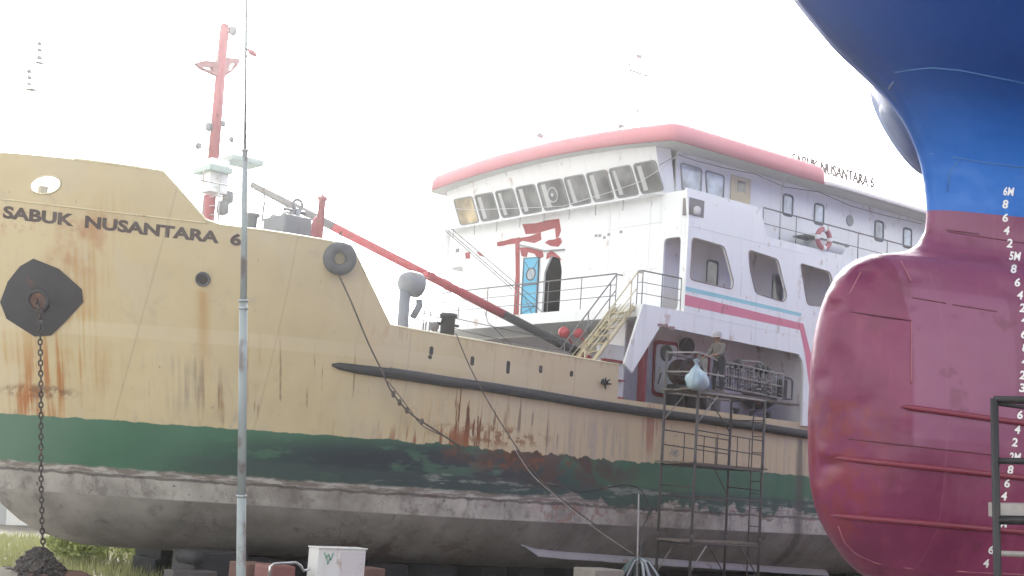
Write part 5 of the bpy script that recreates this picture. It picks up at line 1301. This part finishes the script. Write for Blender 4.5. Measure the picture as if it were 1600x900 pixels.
# white locker in the foreground
l0, l1, l2 = AY(498, 857, 8.6), AY(572, 861, 8.6), AY(531, 858, 8.6)
LK = thing('white_locker', 'tall white sheet metal locker with a green scrawl, in front of the keel', 'locker', MA, (l0.x, 8.6, gl(l0.x, 8.6)))
b = MB(); b.box((l0.x, 8.2, gl(l0.x, 8.2)), (l1.x, 8.6, l0.z), .015); b.build('cabinet', 'box_white', LK)
b = MB(); b.box((l2.x - .03, 8.603, gl(l0.x, 8.6) + .1), (l1.x + .03, 8.62, l0.z - .06), .006); b.build('door_panel', paint('greyish door panel', (.60, .58, .60), .5, .1, .1), LK)
b = MB(); b.box((l0.x + .02, 8.19, l0.z + .002), (l1.x - .02, 8.64, l0.z + .03), .008); b.build('lid', 'box_white', LK)
b = MB(); b.path([AY(*q, 8.606) for q in [(507, 863), (510, 872), (513, 866), (517, 875), (521, 864)]], .018, 5); b.path([AY(*q, 8.606) for q in [(510, 868), (512, 882), (516, 871)]], .014, 5); b.build('scrawl', 'green_paint', LK)
# red machine with a bright rail
m0, m1 = AY(424, 882, 8.8), AY(472, 882, 8.8)
MC = thing('compressor', 'faded red machine casing with a bright bent rail on top', 'machine', MA, (m0.x, 8.8, gl(m0.x, 8.8)))
b = MB(); b.box((m0.x - .05, 8.0, gl(m0.x, 8.5)), (m1.x + .1, 8.75, m0.z - .03), .06); b.build('casing', 'mach_red', MC)
b = MB(); b.path([AY(*q, 8.82) for q in [(421, 905), (422, 885), (428, 881), (445, 880), (462, 879), (470, 884), (474, 892), (484, 889)]], .03, 8); b.build('rail', 'chrome', MC)
# loose things at the foot of the hull
def rock(name, label, cat, px, y, size, mat, group=None):
    c = AY(*px, y); g = gl(c.x, y); b = MB(); hgt = c.z - g
    b.lathe([(size, 0), (size * 1.05, hgt * .5), (size * .8, hgt * .85), (size * .3, hgt * .98), (0, hgt)], (c.x, y, g), (0, 0, 1), 12, False)
    for v in b.bm.verts: v.co += Vector((random.uniform(-.1, .1), random.uniform(-.1, .1), random.uniform(-.04, .04)))
    b.top(name, mat, label, cat, MA, (c.x, y, g), group)
rock('boulder', 'pale boulder left of the chain heap', 'boulder', (12, 886), 2.2, .55, 'stone')
rock('boulder', 'brown flat boulder right of the chain heap', 'boulder', (112, 893), 2.6, .6, 'brick')
def crate(name, label, cat, pa, pb_, y, dep, mat):
    a, c = AY(*pa, y), AY(*pb_, y); b = MB(); b.box((a.x, y - dep, gl(a.x, y)), (c.x, y, a.z), .03); b.top(name, mat, label, cat, MA, ((a.x + c.x) / 2, y - dep / 2, gl(a.x, y)))
crate('concrete_block', 'brown block stack between the pole and the red machine', 'block', (386, 881), (424, 900), 7.6, .8, 'brick')
crate('concrete_block', 'reddish block right of the white locker', 'block', (574, 888), (602, 900), 7.4, .6, 'brick')
crate('plank_stack', 'pale plank end left of the hose bundle', 'planks', (930, 890), (975, 900), 8.9, .8, 'stone')
# ------------------------------------------------------------------ background left
sp0 = WD(10, 850, 60); gs2 = gz(sp0.x, sp0.y)
SH = thing('shed', 'pale grey shed with a light door far behind the bow', 'shed', MW, (sp0.x, sp0.y, gs2))
b = MB(); b.box((sp0.x - 14, sp0.y, gs2 - .3), (sp0.x + 14, sp0.y + 6, gs2 + 2.6)); b.build('wall', 'wall', SH)
b = MB(); b.box((sp0.x - 14.3, sp0.y - .35, gs2 + 2.6), (sp0.x + 14.3, sp0.y + 6.4, gs2 + 2.75)); b.build('roof', 'lamp', SH)
b = MB(); b.box((sp0.x - .05, sp0.y - .05, gs2), (sp0.x + .85, sp0.y - .004, gs2 + 1.9)); b.build('door', 'box_white', SH)
def bush(c, rx, hh, n, label):
    b = MB(); 
    lobes = [(Vector((random.uniform(-.6, .6) * rx, random.uniform(-.5, .5) * rx, random.uniform(.35, .75) * hh)), random.uniform(.3, .5) * min(rx, hh)) for _ in range(9)]
    for i in range(n):
        l, r_ = random.choice(lobes); d = Vector((random.gauss(0, 1), random.gauss(0, 1), random.gauss(0, 1))).normalized() * r_ * random.uniform(.55, 1.1)
        p = c + l + d
        if p.z < c.z: p.z = c.z + random.uniform(0, .3)
        u = Vector((random.gauss(0, 1), random.gauss(0, 1), random.gauss(0, .6) + .5)).normalized(); v = u.cross(Vector((random.gauss(0, 1), random.gauss(0, 1), random.gauss(0, 1)))).normalized(); s_ = random.uniform(.05, .11)
        b.poly([p - v * s_ * .35, p + u * s_, p + v * s_ * .35, p - u * s_ * .8])
    for k in range(8):
        l, r_ = lobes[k]; b.path([c + Vector((l.x * .2, l.y * .2, -.05)), c + l * .6, c + l], [.03, .02, .008], 5)
    b.top('bush', 'leaf', label, 'bush', MW, c, 'bushes behind the bow', normals=False)
for i, (px, dep, rx, hh, lab) in enumerate([(122, 41, 1.0, 1.1, 'low pale green bush beside the chain heap'), (170, 43, 1.3, 1.6, 'rounded pale green bush below the middle of the bow keel'), (222, 42, 1.4, 1.75, 'tall bush left of the cradle, under the keel'), (275, 41, 1.2, 1.7, 'bush touching the dark launching cradle'), (350, 47, 2.0, 2.0, 'bush hidden behind the keel blocks')]):
    p = WD(px, 880, dep); bush(Vector((p.x, p.y, gz(p.x, p.y))), rx, hh, 2600, lab)
b = MB()
for i in range(9000):
    px = random.uniform(-60, 292); dep = random.uniform(36.5, 52); p = WD(px, 880, dep); z = gz(p.x, p.y); hgt = random.uniform(.08, .38); a = random.uniform(0, 6.28); wv = Vector((math.cos(a), math.sin(a), 0)) * .018
    q = Vector((p.x + random.uniform(-.1, .1), p.y + random.uniform(-.1, .1), z + hgt)); b.poly([(p.x - wv.x, p.y - wv.y, z - .02), (p.x + wv.x, p.y + wv.y, z - .02), q])
o = b.build('grass', 'grass', normals=False); tag(o, 'dry pale grass growing behind the slip', 'grass', kind='stuff')
b = MB(); p0 = AY(262, 900, -9); w_ = [AY(*q, -9) for q in [(262, 899), (262, 873), (277, 873), (277, 899)]]; w_[0].z -= .6; w_[3].z -= .6
b.path(w_, .02, 5); b.top('pipe_frame', 'scaf', 'thin square pipe frame standing among the bushes', 'frame', MA, (w_[0].x, -9, w_[0].z))

# ------------------------------------------------------------------ haze volume added to imitate sun glare
def haze():
    b = MB(); b.box((-140, -30, -9), (170, 190, 34))
    o = b.build('haze', None); m = bpy.data.materials.new('glare haze'); m.use_nodes = True; t = m.node_tree; t.nodes.clear()
    v = t.nodes.new('ShaderNodeVolumePrincipled'); v.inputs['Color'].default_value = (.97, .98, 1, 1); v.inputs['Density'].default_value = .0006; v.inputs['Anisotropy'].default_value = .9
    out = t.nodes.new('ShaderNodeOutputMaterial'); t.links.new(v.outputs[0], out.inputs['Volume']); o.data.materials.append(m)
    tag(o, 'added haze volume imitating sun glare over the yard', 'haze', kind='stuff')
haze()
